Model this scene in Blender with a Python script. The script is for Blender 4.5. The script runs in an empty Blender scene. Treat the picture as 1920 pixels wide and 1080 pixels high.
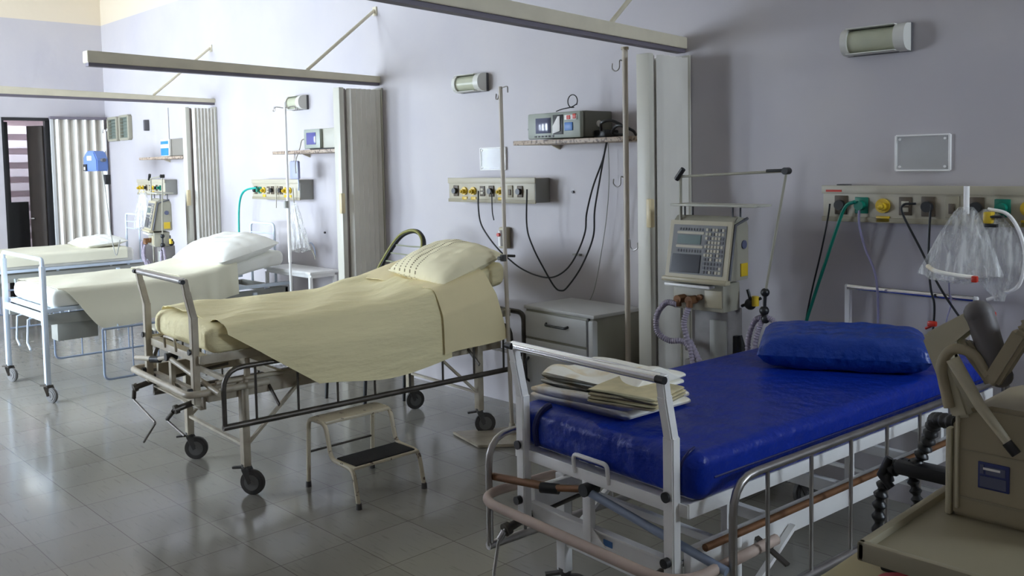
import bpy, bmesh, math, random
from mathutils import Vector as V, Matrix
random.seed(7)
PI = math.pi
S = bpy.context.scene
COL = S.collection

# ------------------------------------------------------------------ camera
FPX, PPY = 1713.0, 414.5
YAW, PITCH, ROLL = math.radians(46.37), math.radians(3.61), math.radians(1.074)
CAM = V((0.0, -4.403, 1.7))
fh = V((-math.sin(YAW), math.cos(YAW), 0))
fw = fh * math.cos(PITCH) + V((0, 0, -math.sin(PITCH)))
r0 = V((math.cos(YAW), math.sin(YAW), 0))
u0 = r0.cross(fw)
up = u0 * math.cos(ROLL) + r0 * math.sin(ROLL)
rt = fw.cross(up)
cd = bpy.data.cameras.new('camera')
cam = bpy.data.objects.new('camera', cd)
COL.objects.link(cam)
m = Matrix.Identity(4)
for i in range(3):
    m[i][0], m[i][1], m[i][2], m[i][3] = rt[i], up[i], -fw[i], CAM[i]
cam.matrix_world = m
cd.sensor_width = 36
cd.lens = FPX / 1920 * 36
cd.shift_y = -(540 - PPY) / 1920
cd.clip_start = 0.05
S.camera = cam

# ------------------------------------------------------------------ light
w = bpy.data.worlds.new('sky'); S.world = w; w.use_nodes = True
bgn = w.node_tree.nodes['Background']
bgn.inputs[0].default_value = (0.74, 0.865, 1.0, 1)
bgn.inputs[1].default_value = 41.0
S.view_settings.view_transform = 'Standard'
S.view_settings.look = 'None'
S.view_settings.exposure = 0.0
S.view_settings.gamma = 1.0
S.view_settings.use_curve_mapping = False
WIN = [(-11.7, -10.3), (-9.8, -8.4), (-8.0, -6.7)]   # windows of the long wall opposite the beds
WZ0, WZ1, YF, XR, XL, ZC = 0.85, 2.75, -5.15, 3.0, -12.2, 4.3
for a, b in WIN:
    ld = bpy.data.lights.new('daylight', 'AREA'); ld.shape = 'RECTANGLE'
    ld.size, ld.size_y = b - a, WZ1 - WZ0
    ld.cycles.is_portal = True
    lo = bpy.data.objects.new('daylight', ld); COL.objects.link(lo)
    lo.location = ((a + b) / 2, YF - 0.76, (WZ0 + WZ1) / 2)
    lo.rotation_euler = (PI / 2, 0, 0)
FILL_GAP = (-1.1, -0.1, 2.3, 3.25)   # fill-light opening added in the unseen right wall: y0, y1, z0, z1
ld = bpy.data.lights.new('daylight', 'AREA'); ld.shape = 'RECTANGLE'; ld.size, ld.size_y = FILL_GAP[3] - FILL_GAP[2], FILL_GAP[1] - FILL_GAP[0]; ld.cycles.is_portal = True
lo = bpy.data.objects.new('daylight', ld); COL.objects.link(lo); lo.location = (XR + 0.16, (FILL_GAP[0] + FILL_GAP[1]) / 2, (FILL_GAP[2] + FILL_GAP[3]) / 2); lo.rotation_euler = (0, PI / 2, 0)
S.cycles.max_bounces = 10
S.cycles.diffuse_bounces = 6

def at(px, py, axis, val):
    d = fw + rt * ((px - 960) / FPX) - up * ((py - PPY) / FPX)
    return CAM + d * ((val - CAM[axis]) / d[axis])
def ax(px, py, v): return at(px, py, 0, v)
def ay(px, py, v): return at(px, py, 1, v)
def az(px, py, v): return at(px, py, 2, v)

# ------------------------------------------------------------------ materials
def mat(name, col, rough=0.5, metal=0.0, noise=0.0, nscale=20.0, bump=0.0, bscale=60.0, alpha=1.0, trans=0.0,
        spec=0.5, col2=None, stretch=None, coat=0.0, thr=None):
    M = bpy.data.materials.new(name); M.use_nodes = True
    nt = M.node_tree; b = nt.nodes['Principled BSDF']
    b.inputs['Base Color'].default_value = (*col, 1)
    b.inputs['Roughness'].default_value = rough
    b.inputs['Metallic'].default_value = metal
    b.inputs['Alpha'].default_value = alpha
    b.inputs['Transmission Weight'].default_value = trans
    b.inputs['Specular IOR Level'].default_value = spec
    b.inputs['Coat Weight'].default_value = coat
    tc = nt.nodes.new('ShaderNodeTexCoord'); mp = nt.nodes.new('ShaderNodeMapping')
    nt.links.new(tc.outputs['Object'], mp.inputs[0])
    if stretch: mp.inputs['Scale'].default_value = stretch
    if noise or col2:
        n = nt.nodes.new('ShaderNodeTexNoise'); n.inputs['Scale'].default_value = nscale
        n.inputs['Detail'].default_value = 4
        nt.links.new(mp.outputs[0], n.inputs['Vector'])
        r = nt.nodes.new('ShaderNodeValToRGB')
        lo, hi = thr or (0.3, 0.7)
        r.color_ramp.elements[0].position = lo; r.color_ramp.elements[1].position = hi
        c2 = col2 or tuple(max(0, c * (1 - noise)) for c in col)
        r.color_ramp.elements[0].color = (*c2, 1); r.color_ramp.elements[1].color = (*col, 1)
        nt.links.new(n.outputs['Fac'], r.inputs[0]); nt.links.new(r.outputs[0], b.inputs['Base Color'])
    if bump:
        n2 = nt.nodes.new('ShaderNodeTexNoise'); n2.inputs['Scale'].default_value = bscale
        n2.inputs['Detail'].default_value = 5
        nt.links.new(mp.outputs[0], n2.inputs['Vector'])
        bp = nt.nodes.new('ShaderNodeBump'); bp.inputs['Strength'].default_value = bump
        bp.inputs['Distance'].default_value = 0.03 if bump >= 0.6 else 0.01
        nt.links.new(n2.outputs['Fac'], bp.inputs['Height']); nt.links.new(bp.outputs[0], b.inputs['Normal'])
    return M

MT = {}
MT['trackpaint'] = mat('rail_paint', (0.66, 0.60, 0.46), 0.45, noise=0.12, nscale=6)
MT['track_dark'] = mat('rail_groove', (0.16, 0.14, 0.17), 0.5)
MT['pleat'] = mat('pleat_vinyl', (0.80, 0.77, 0.71), 0.45, noise=0.08, nscale=4)
MT['lead_gap'] = mat('brown_grey_strip', (0.24, 0.20, 0.18), 0.5)
MT['pleat_post'] = mat('post_vinyl', (0.58, 0.56, 0.48), 0.4)
MT['cream_plastic'] = mat('cream_plastic', (0.66, 0.55, 0.33), 0.4)
MT['white_paint'] = mat('white_enamel', (0.86, 0.85, 0.83), 0.3, noise=0.06, nscale=9)
MT['worn_paint'] = mat('worn_cream_enamel', (0.50, 0.45, 0.35), 0.4, col2=(0.36, 0.30, 0.22), nscale=11, thr=(0.3, 0.62))
MT['stool_paint'] = mat('chipped_cream_enamel', (0.56, 0.49, 0.35), 0.4, col2=(0.10, 0.06, 0.035), nscale=26, thr=(0.33, 0.37))
MT['bumper'] = mat('pinkish_bumper', (0.55, 0.43, 0.36), 0.55, noise=0.2, nscale=8)
MT['chrome'] = mat('chrome', (0.92, 0.92, 0.93), 0.12, 1.0)
MT['dull_chrome'] = mat('dull_chrome', (0.42, 0.40, 0.38), 0.33, 1.0, noise=0.25, nscale=12)
MT['dark_steel'] = mat('dark_steel', (0.13, 0.115, 0.10), 0.38, 0.7, noise=0.3, nscale=14)
MT['rust'] = mat('rusty_brown_steel', (0.22, 0.10, 0.04), 0.6, 0.3, noise=0.4, nscale=16)
MT['blue_steel'] = mat('blue_grey_steel', (0.30, 0.36, 0.48), 0.35, 0.3)
MT['rubber'] = mat('grey_rubber', (0.075, 0.07, 0.065), 0.6, noise=0.2, nscale=30)
MT['wheel_disc'] = mat('grey_wheel_disc', (0.16, 0.155, 0.15), 0.5)
MT['black'] = mat('black_plastic', (0.012, 0.012, 0.013), 0.4)
MT['black_mat'] = mat('black_step_rubber', (0.010, 0.009, 0.009), 0.8, bump=0.3, bscale=200)
MT['blue_vinyl'] = mat('blue_vinyl', (0.002, 0.021, 0.27), 0.34, bump=0.7, bscale=8, spec=0.28)
MT['blue_pillow'] = mat('blue_pillow_vinyl', (0.006, 0.038, 0.26), 0.35, bump=0.9, bscale=9, spec=0.45)
MT['blue_seam'] = mat('dark_blue_piping', (0.002, 0.006, 0.09), 0.45)
MT['yellow_linen'] = mat('pale_yellow_linen', (0.84, 0.75, 0.45), 0.85, noise=0.05, nscale=5, bump=0.7, bscale=4, stretch=(3, 0.7, 3))
MT['yellow_linen2'] = mat('yellow_draw_sheet', (0.80, 0.69, 0.41), 0.85, noise=0.05, nscale=5, bump=0.2, bscale=10)
MT['cream_linen'] = mat('cream_linen', (0.74, 0.71, 0.56), 0.85, noise=0.04, nscale=5, bump=0.25, bscale=9)
MT['white_linen'] = mat('white_linen', (0.82, 0.81, 0.75), 0.85, bump=0.3, bscale=8)
MT['stripe_linen'] = mat('pale_yellow_pillowcase', (0.66, 0.60, 0.40), 0.85, bump=0.2, bscale=8)
MT['fold_linen'] = mat('stained_cream_linen', (0.93, 0.90, 0.80), 0.85, col2=(0.72, 0.55, 0.28), nscale=6, thr=(0.30, 0.46), bump=0.35, bscale=12)
MT['fold_yellow'] = mat('yellowed_folded_linen', (0.66, 0.57, 0.34), 0.85, noise=0.3, nscale=14, bump=0.3, bscale=30)
MT['panel'] = mat('beige_panel_paint', (0.44, 0.40, 0.30), 0.45)
MT['panel_side'] = mat('grey_panel_end', (0.30, 0.30, 0.27), 0.5)
MT['socket_brown'] = mat('brown_socket', (0.085, 0.06, 0.035), 0.5)
MT['yellow_valve'] = mat('yellow_valve', (0.62, 0.42, 0.02), 0.4)
MT['green'] = mat('green_rubber', (0.0, 0.17, 0.11), 0.4)
MT['teal'] = mat('teal_hose', (0.0, 0.36, 0.30), 0.4)
MT['lilac'] = mat('lilac_hose', (0.25, 0.23, 0.36), 0.4)
MT['mauve'] = mat('mauve_corrugated_hose', (0.30, 0.26, 0.32), 0.45)
MT['lens'] = mat('frosted_lamp_cover', (0.48, 0.49, 0.36), 0.3, noise=0.12, nscale=9)
MT['lampwhite'] = mat('lamp_housing', (0.62, 0.61, 0.56), 0.4)
MT['lamp_dark'] = mat('lamp_edge', (0.09, 0.085, 0.09), 0.5)
MT['clear'] = mat('clear_acrylic', (0.85, 0.85, 0.85), 0.12, alpha=0.22)
MT['clear_edge'] = mat('frosted_acrylic_edge', (1, 0.98, 0.96), 0.25, alpha=0.85)
MT['bag'] = mat('clear_bag_plastic', (0.78, 0.78, 0.76), 0.25, alpha=0.42, bump=0.55, bscale=14, stretch=(4, 4, 0.5))
def streaky_alpha(M):
    nt = M.node_tree; b = nt.nodes['Principled BSDF']
    tc = nt.nodes.new('ShaderNodeTexCoord'); mp = nt.nodes.new('ShaderNodeMapping'); mp.inputs['Scale'].default_value = (30, 30, 3.0)
    n = nt.nodes.new('ShaderNodeTexNoise'); n.inputs['Scale'].default_value = 1.6; n.inputs['Detail'].default_value = 3
    r = nt.nodes.new('ShaderNodeMapRange'); r.inputs['From Min'].default_value = .40; r.inputs['From Max'].default_value = .66
    r.inputs['To Min'].default_value = .12; r.inputs['To Max'].default_value = .62
    nt.links.new(tc.outputs['Object'], mp.inputs[0]); nt.links.new(mp.outputs[0], n.inputs['Vector'])
    nt.links.new(n.outputs['Fac'], r.inputs['Value']); nt.links.new(r.outputs[0], b.inputs['Alpha'])
streaky_alpha(MT['bag'])
MT['red'] = mat('red_plastic', (0.55, 0.03, 0.01), 0.4)
MT['marble'] = mat('speckled_shelf', (0.40, 0.31, 0.23), 0.45, col2=(0.12, 0.08, 0.06), nscale=60, thr=(0.38, 0.5))
MT['monitor'] = mat('monitor_beige', (0.44, 0.43, 0.36), 0.45)
MT['monitor_grey'] = mat('monitor_grey_green', (0.16, 0.16, 0.13), 0.5)
MT['bezel'] = mat('pale_green_bezel', (0.33, 0.36, 0.31), 0.4)
MT['screen'] = mat('grey_blue_screen', (0.11, 0.12, 0.19), 0.12)
MT['screen_dark'] = mat('dark_screen', (0.03, 0.032, 0.04), 0.15)
MT['lcd'] = mat('green_grey_lcd', (0.10, 0.15, 0.14), 0.2)
MT['blue_plastic'] = mat('blue_plastic', (0.07, 0.20, 0.50), 0.4)
MT['pump_blue'] = mat('pump_blue', (0.12, 0.20, 0.46), 0.4)
MT['bright_blue'] = mat('bright_blue_plastic', (0.02, 0.20, 0.62), 0.4)
MT['paper'] = mat('white_paper', (0.85, 0.83, 0.80), 0.6)
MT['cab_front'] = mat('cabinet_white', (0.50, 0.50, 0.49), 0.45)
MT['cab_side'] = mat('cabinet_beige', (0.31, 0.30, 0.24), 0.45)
MT['vent_body'] = mat('ventilator_grey', (0.33, 0.31, 0.24), 0.45)
MT['vent_cream'] = mat('ventilator_cream', (0.42, 0.37, 0.25), 0.4)
MT['vent_keys'] = mat('ventilator_keypad', (0.17, 0.17, 0.17), 0.5)
MT['key'] = mat('dark_key', (0.10, 0.10, 0.11), 0.5)
MT['column'] = mat('ventilator_column', (0.22, 0.20, 0.19), 0.5, noise=0.3, nscale=12)
MT['cart'] = mat('beige_cart_plastic', (0.30, 0.265, 0.18), 0.55)
MT['cart_light'] = mat('cream_cart_plastic', (0.42, 0.36, 0.20), 0.5)
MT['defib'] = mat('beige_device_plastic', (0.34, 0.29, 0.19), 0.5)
MT['defib_lit'] = mat('device_plastic_lit', (0.50, 0.46, 0.33), 0.5)  # lighter copy of the device plastic, light painted on edges and handle
MT['paddle'] = mat('grey_paddle', (0.12, 0.11, 0.11), 0.5)
MT['label_blue'] = mat('dark_blue_ink', (0.02, 0.03, 0.14), 0.5)
MT['pink'] = mat('pinkish_red_plastic', (0.75, 0.10, 0.13), 0.4)
MT['brown_wood'] = mat('brown_door_wood', (0.035, 0.024, 0.016), 0.5, noise=0.2, nscale=5)
MT['ivbeige'] = mat('beige_pole_paint', (0.48, 0.42, 0.34), 0.4)
MT['yellowcord'] = mat('yellow_green_cord', (0.20, 0.19, 0.035), 0.45)
MT['greycord'] = mat('grey_green_cord', (0.30, 0.31, 0.22), 0.5)
MT['ventgreen'] = mat('grey_green_louvre', (0.17, 0.20, 0.17), 0.5)
MT['sky_tint_white'] = mat('white_enamel_sky_tint', (0.62, 0.70, 0.80), 0.3)  # white enamel with the blue of the daylight put into its colour

def wall_mat():
    M = bpy.data.materials.new('lilac_wall_paint'); M.use_nodes = True
    nt = M.node_tree; b = nt.nodes['Principled BSDF']; b.inputs['Roughness'].default_value = 0.55
    g = nt.nodes.new('ShaderNodeNewGeometry'); sp = nt.nodes.new('ShaderNodeSeparateXYZ')
    nt.links.new(g.outputs['Position'], sp.inputs[0])
    gt = nt.nodes.new('ShaderNodeMath'); gt.operation = 'GREATER_THAN'; gt.inputs[1].default_value = 3.56
    nt.links.new(sp.outputs['Z'], gt.inputs[0])
    n = nt.nodes.new('ShaderNodeTexNoise'); n.inputs['Scale'].default_value = 1.6; n.inputs['Detail'].default_value = 6
    nt.links.new(g.outputs['Position'], n.inputs['Vector'])
    r = nt.nodes.new('ShaderNodeValToRGB')
    r.color_ramp.elements[0].position = 0.3; r.color_ramp.elements[1].position = 0.7
    r.color_ramp.elements[0].color = (0.455, 0.43, 0.46, 1); r.color_ramp.elements[1].color = (0.505, 0.472, 0.475, 1)
    nt.links.new(n.outputs['Fac'], r.inputs[0])
    mx = nt.nodes.new('ShaderNodeMix'); mx.data_type = 'RGBA'
    nt.links.new(gt.outputs[0], mx.inputs[0]); nt.links.new(r.outputs[0], mx.inputs[6])
    mx.inputs[7].default_value = (0.66, 0.57, 0.44, 1)
    nt.links.new(mx.outputs[2], b.inputs['Base Color'])
    n2 = nt.nodes.new('ShaderNodeTexNoise'); n2.inputs['Scale'].default_value = 5
    nt.links.new(g.outputs['Position'], n2.inputs['Vector'])
    bp = nt.nodes.new('ShaderNodeBump'); bp.inputs['Strength'].default_value = 0.25; bp.inputs['Distance'].default_value = 0.02
    nt.links.new(n2.outputs['Fac'], bp.inputs['Height']); nt.links.new(bp.outputs[0], b.inputs['Normal'])
    return M
MT['wall'] = wall_mat()
MT['ceiling'] = mat('ceiling_cream', (0.75, 0.72, 0.65), 0.7)

def floor_mat():
    M = bpy.data.materials.new('vinyl_floor_tiles'); M.use_nodes = True
    nt = M.node_tree; b = nt.nodes['Principled BSDF']
    g = nt.nodes.new('ShaderNodeNewGeometry')
    mp = nt.nodes.new('ShaderNodeMapping'); mp.inputs['Location'].default_value = (0.06, 0.13, 0)
    nt.links.new(g.outputs['Position'], mp.inputs[0])
    br = nt.nodes.new('ShaderNodeTexBrick'); br.offset = 0.0; br.squash = 1.0
    br.inputs['Scale'].default_value = 1.0
    br.inputs['Brick Width'].default_value = 0.34; br.inputs['Row Height'].default_value = 0.34
    br.inputs['Mortar Size'].default_value = 0.0022; br.inputs['Mortar Smooth'].default_value = 0.1
    br.inputs['Bias'].default_value = 0.0
    br.inputs['Color1'].default_value = (0.225, 0.212, 0.18, 1); br.inputs['Color2'].default_value = (0.255, 0.242, 0.21, 1)
    br.inputs['Mortar'].default_value = (0.12, 0.11, 0.09, 1)
    nt.links.new(mp.outputs[0], br.inputs['Vector'])
    # short streaks in the vinyl
    m2 = nt.nodes.new('ShaderNodeMapping'); m2.inputs['Scale'].default_value = (3.0, 26.0, 1); m2.inputs['Rotation'].default_value = (0, 0, 0.5)
    nt.links.new(g.outputs['Position'], m2.inputs[0])
    n = nt.nodes.new('ShaderNodeTexNoise'); n.inputs['Scale'].default_value = 2.5; n.inputs['Detail'].default_value = 5
    nt.links.new(m2.outputs[0], n.inputs['Vector'])
    r = nt.nodes.new('ShaderNodeValToRGB')
    r.color_ramp.elements[0].position = 0.27; r.color_ramp.elements[0].color = (0.55, 0.53, 0.5, 1)
    r.color_ramp.elements[1].position = 0.42; r.color_ramp.elements[1].color = (1, 1, 1, 1)
    nt.links.new(n.outputs['Fac'], r.inputs[0])
    mx = nt.nodes.new('ShaderNodeMix'); mx.data_type = 'RGBA'; mx.blend_type = 'MULTIPLY'; mx.inputs[0].default_value = 0.5
    nt.links.new(br.outputs['Color'], mx.inputs[6]); nt.links.new(r.outputs[0], mx.inputs[7])
    nt.links.new(mx.outputs[2], b.inputs['Base Color'])
    n3 = nt.nodes.new('ShaderNodeTexNoise'); n3.inputs['Scale'].default_value = 1.2; n3.inputs['Detail'].default_value = 4
    nt.links.new(g.outputs['Position'], n3.inputs['Vector'])
    mr = nt.nodes.new('ShaderNodeMapRange'); mr.inputs['To Min'].default_value = 0.09; mr.inputs['To Max'].default_value = 0.24
    nt.links.new(n3.outputs['Fac'], mr.inputs['Value']); nt.links.new(mr.outputs[0], b.inputs['Roughness'])
    b.inputs['Specular IOR Level'].default_value = 0.7
    n4 = nt.nodes.new('ShaderNodeTexNoise'); n4.inputs['Scale'].default_value = 4
    nt.links.new(g.outputs['Position'], n4.inputs['Vector'])
    bp = nt.nodes.new('ShaderNodeBump'); bp.inputs['Strength'].default_value = 0.12; bp.inputs['Distance'].default_value = 0.02
    nt.links.new(n4.outputs['Fac'], bp.inputs['Height']); nt.links.new(bp.outputs[0], b.inputs['Normal'])
    return M
MT['floor'] = floor_mat()

# ------------------------------------------------------------------ mesh helpers
def fillet(pts, rad, n=5):
    pts = [V(p) for p in pts]; out = [pts[0]]
    for i in range(1, len(pts) - 1):
        a, b, c = pts[i-1], pts[i], pts[i+1]
        d1, d2 = (a - b), (c - b)
        r = min(rad, d1.length * 0.49, d2.length * 0.49)
        p1, p2 = b + d1.normalized() * r, b + d2.normalized() * r
        for k in range(n + 1):
            t = k / n
            out.append(p1 * (1-t)**2 + b * 2*t*(1-t) + p2 * t*t)
    out.append(pts[-1]); return out
def spline(pts, n=8):
    pts = [V(p) for p in pts]
    P = [pts[0]*2 - pts[1]] + pts + [pts[-1]*2 - pts[-2]]; out = []
    for i in range(1, len(P) - 2):
        a, b, c, d = P[i-1:i+3]
        for k in range(n):
            t = k / n
            out.append(0.5 * ((2*b) + (c - a)*t + (2*a - 5*b + 4*c - d)*t*t + (3*b - a - 3*c + d)*t**3))
    out.append(pts[-1]); return out

class MB:
    def __init__(s): s.bm = bmesh.new()
    def _add(s, t):
        me = bpy.data.meshes.new('t'); t.to_mesh(me); t.free(); s.bm.from_mesh(me); bpy.data.meshes.remove(me); return s
    def box(s, x0, x1, y0, y1, z0, z1, bev=0.0, seg=2, rot=None):
        t = bmesh.new(); bmesh.ops.create_cube(t, size=1)
        sz = (abs(x1-x0), abs(y1-y0), abs(z1-z0))
        bmesh.ops.scale(t, vec=sz, verts=t.verts)
        if bev: bmesh.ops.bevel(t, geom=t.edges[:], offset=min(bev, min(sz)*0.45), segments=seg, affect='EDGES', profile=0.5)
        M = Matrix.Translation(((x0+x1)/2, (y0+y1)/2, (z0+z1)/2))
        if rot: M = M @ rot.to_4x4()
        t.transform(M); return s._add(t)
    def bar(s, a, b, w, h, bev=0.0):
        a, b = V(a), V(b); d = b - a
        t = bmesh.new(); bmesh.ops.create_cube(t, size=1)
        bmesh.ops.scale(t, vec=(w, h, d.length), verts=t.verts)
        if bev: bmesh.ops.bevel(t, geom=t.edges[:], offset=bev, segments=2, affect='EDGES')
        z = d.normalized(); x = V((1, 0, 0)) if abs(z.x) < 0.9 else V((0, 1, 0))
        y = z.cross(x).normalized(); x = y.cross(z)
        M = Matrix((x, y, z)).transposed().to_4x4(); M.translation = (a + b) / 2
        t.transform(M); return s._add(t)
    def tube(s, pts, r, n=10, closed=False, rf=None):
        pts = [V(p) for p in pts]; N = len(pts); bm = s.bm; rings = []; px = None
        for i, p in enumerate(pts):
            if closed: d = pts[(i+1) % N] - pts[i-1]
            else: d = pts[min(i+1, N-1)] - pts[max(i-1, 0)]
            d.normalize()
            if px is None:
                q = V((0, 0, 1)) if abs(d.z) < 0.9 else V((1, 0, 0)); px = d.cross(q).normalized()
            else:
                px = (px - d * px.dot(d)); px.normalize()
            py = d.cross(px); rr = rf(i) if rf else r
            rings.append([bm.verts.new(p + px * math.cos(2*PI*k/n) * rr + py * math.sin(2*PI*k/n) * rr) for k in range(n)])
        for i in range(N if closed else N - 1):
            A, B = rings[i], rings[(i+1) % N]
            for k in range(n): bm.faces.new((A[k], A[(k+1) % n], B[(k+1) % n], B[k]))
        if not closed: bm.faces.new(rings[0][::-1]); bm.faces.new(rings[-1])
        return s
    def cyl(s, a, b, r, r2=None, n=16):
        a, b = V(a), V(b); d = (b-a).normalized()
        q = V((0, 0, 1)) if abs(d.z) < 0.9 else V((1, 0, 0)); x = d.cross(q).normalized(); y = d.cross(x)
        r2 = r if r2 is None else r2
        A = [s.bm.verts.new(a + (x*math.cos(2*PI*k/n) + y*math.sin(2*PI*k/n))*r) for k in range(n)]
        B = [s.bm.verts.new(b + (x*math.cos(2*PI*k/n) + y*math.sin(2*PI*k/n))*r2) for k in range(n)]
        for k in range(n): s.bm.faces.new((A[k], A[(k+1) % n], B[(k+1) % n], B[k]))
        s.bm.faces.new(A[::-1]); s.bm.faces.new(B); return s
    def ball(s, c, r, sc=(1, 1, 1)):
        t = bmesh.new(); bmesh.ops.create_uvsphere(t, u_segments=14, v_segments=9, radius=r)
        bmesh.ops.scale(t, vec=sc, verts=t.verts); t.transform(Matrix.Translation(c)); return s._add(t)
    def prism(s, poly, o, ux, uy, ud, bev=0):   # polygon in (ux,uy) at o, extruded along ud
        o, ux, uy, ud = V(o), V(ux), V(uy), V(ud)
        t = bmesh.new()
        A = [t.verts.new(o + ux*p[0] + uy*p[1]) for p in poly]
        B = [t.verts.new(o + ux*p[0] + uy*p[1] + ud) for p in poly]; n = len(poly)
        for k in range(n): t.faces.new((A[k], A[(k+1) % n], B[(k+1) % n], B[k]))
        t.faces.new(A[::-1]); t.faces.new(B)
        if bev: bmesh.ops.bevel(t, geom=t.edges[:], offset=bev, segments=2, affect='EDGES')
        return s._add(t)
    def grid(s, f, nu, nv, thick=0.0):
        bm = s.bm
        g = [[V(f(i/nu, j/nv)) for j in range(nv+1)] for i in range(nu+1)]
        def lay(gr): return [[bm.verts.new(p) for p in row] for row in gr]
        a = lay(g)
        for i in range(nu):
            for j in range(nv): bm.faces.new((a[i][j], a[i+1][j], a[i+1][j+1], a[i][j+1]))
        if thick:
            h = []
            for i in range(nu+1):
                row = []
                for j in range(nv+1):
                    du = g[min(i+1, nu)][j] - g[max(i-1, 0)][j]; dv = g[i][min(j+1, nv)] - g[i][max(j-1, 0)]
                    nn = du.cross(dv); nn = nn.normalized() if nn.length > 1e-12 else V((0, 0, 1))
                    row.append(g[i][j] - nn * thick)
                h.append(row)
            c = lay(h)
            for i in range(nu):
                for j in range(nv): bm.faces.new((c[i][j], c[i][j+1], c[i+1][j+1], c[i+1][j]))
            for i in range(nu):
                bm.faces.new((a[i][0], c[i][0], c[i+1][0], a[i+1][0])); bm.faces.new((a[i][nv], a[i+1][nv], c[i+1][nv], c[i][nv]))
            for j in range(nv):
                bm.faces.new((a[0][j], a[0][j+1], c[0][j+1], c[0][j])); bm.faces.new((a[nu][j], c[nu][j], c[nu][j+1], a[nu][j+1]))
        return s
    def obj(s, name, mt, parent=None, loc=None, smooth=40, label=None):
        bmesh.ops.recalc_face_normals(s.bm, faces=s.bm.faces[:])
        me = bpy.data.meshes.new(name); s.bm.to_mesh(me); s.bm.free()
        me.polygons.foreach_set('use_smooth', [True] * len(me.polygons))
        me.set_sharp_from_angle(angle=math.radians(smooth))
        me.materials.append(MT[mt] if isinstance(mt, str) else mt)
        o = bpy.data.objects.new(name, me); COL.objects.link(o)
        if parent: o.parent = parent
        if loc is not None: o.location = loc
        if label: o['label'] = label
        return o
def islands(mb, name, mt, parent):
    o = mb.obj(name, mt, parent); bm = bmesh.new(); bm.from_mesh(o.data); seen = set(); out = []
    bm.verts.ensure_lookup_table()
    for v in bm.verts:
        if v.index in seen: continue
        st, comp = [v], set()
        while st:
            q = st.pop()
            if q.index in comp: continue
            comp.add(q.index); st.extend(e.other_vert(q) for e in q.link_edges)
        seen |= comp; out.append(comp)
    src = o.data
    for comp in out:
        b2 = bm.copy(); b2.verts.ensure_lookup_table()
        bmesh.ops.delete(b2, geom=[q for q in b2.verts if q.index not in comp], context='VERTS')
        me = bpy.data.meshes.new(name); b2.to_mesh(me); b2.free(); me.materials.append(src.materials[0])
        me.polygons.foreach_set('use_smooth', [True] * len(me.polygons)); me.set_sharp_from_angle(angle=math.radians(40))
        n = bpy.data.objects.new(name, me); COL.objects.link(n); n.parent = parent
    bm.free(); bpy.data.objects.remove(o); bpy.data.meshes.remove(src)
def tag(o, label, cat, group=None, kind=None):
    o['label'] = label; o['category'] = cat
    if group: o['group'] = group
    if kind: o['kind'] = kind
    return o
def root(name, loc, rz, label, cat, group=None):
    o = bpy.data.objects.new(name, None); COL.objects.link(o)
    o.location = loc; o.rotation_euler = (0, 0, rz); o.empty_display_size = 0.1
    return tag(o, label, cat, group)
def struct(o): o['kind'] = 'structure'; return o
def recenter(o):
    """put the origin of a single-mesh thing in its own middle"""
    me = o.data; n = len(me.vertices)
    c = V((0, 0, 0))
    for v in me.vertices: c += v.co
    c /= n; me.transform(Matrix.Translation(-c)); o.location = c; return o
# ------------------------------------------------------------------ setting
T = 0.15
struct(MB().box(XL - T, XR + T, YF - T, T, -0.1, 0).obj('floor', 'floor'))
struct(MB().box(XL - T, XR + T, YF - T, T, ZC, ZC + 0.12).obj('ceiling', 'ceiling'))
struct(MB().box(XL - T, XR + T, 0, T, 0, ZC).obj('wall_back', 'wall'))
struct(MB().box(XR, XR + T, YF, FILL_GAP[0], 0, ZC).box(XR, XR + T, FILL_GAP[1], 0, 0, ZC).box(XR, XR + T, FILL_GAP[0], FILL_GAP[1], 0, FILL_GAP[2]).box(XR, XR + T, FILL_GAP[0], FILL_GAP[1], FILL_GAP[3], ZC).obj('wall_right', 'wall'))
DY0, DY1, DZ = -1.215, -0.10, 2.37        # opening in the end wall
struct(MB().box(XL - T, XL, YF, DY0, 0, ZC).box(XL - T, XL, DY1, 0, 0, ZC).box(XL - T, XL, DY0, DY1, DZ, ZC).obj('wall_left', 'wall'))
b = MB(); xs = [XL - T]
TF = 0.75  # unseen wall thickened so its deep reveals cut slanting daylight
b.box(XL - T, XR + T, YF - TF, YF, 0, WZ0).box(XL - T, XR + T, YF - TF, YF, WZ1, ZC)
edges = [XL - T] + [v for ab in WIN for v in ab] + [XR + T]
for i in range(0, len(edges), 2): b.box(edges[i], edges[i+1], YF - TF, YF, WZ0, WZ1)
struct(b.obj('wall_front', 'wall'))
for i, (a, c) in enumerate(WIN):
    fr = MB(); y0, y1 = YF - 0.70, YF - 0.65
    for x in (a + 0.025, (a+c)/2, c - 0.025): fr.box(x - 0.025, x + 0.025, y0, y1, WZ0, WZ1)
    for z in (WZ0 + 0.025, (WZ0+WZ1)/2, WZ1 - 0.025): fr.box(a, c, y0, y1, z - 0.025, z + 0.025)
    struct(fr.obj('window_%d' % (i + 1), 'white_paint'))
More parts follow.
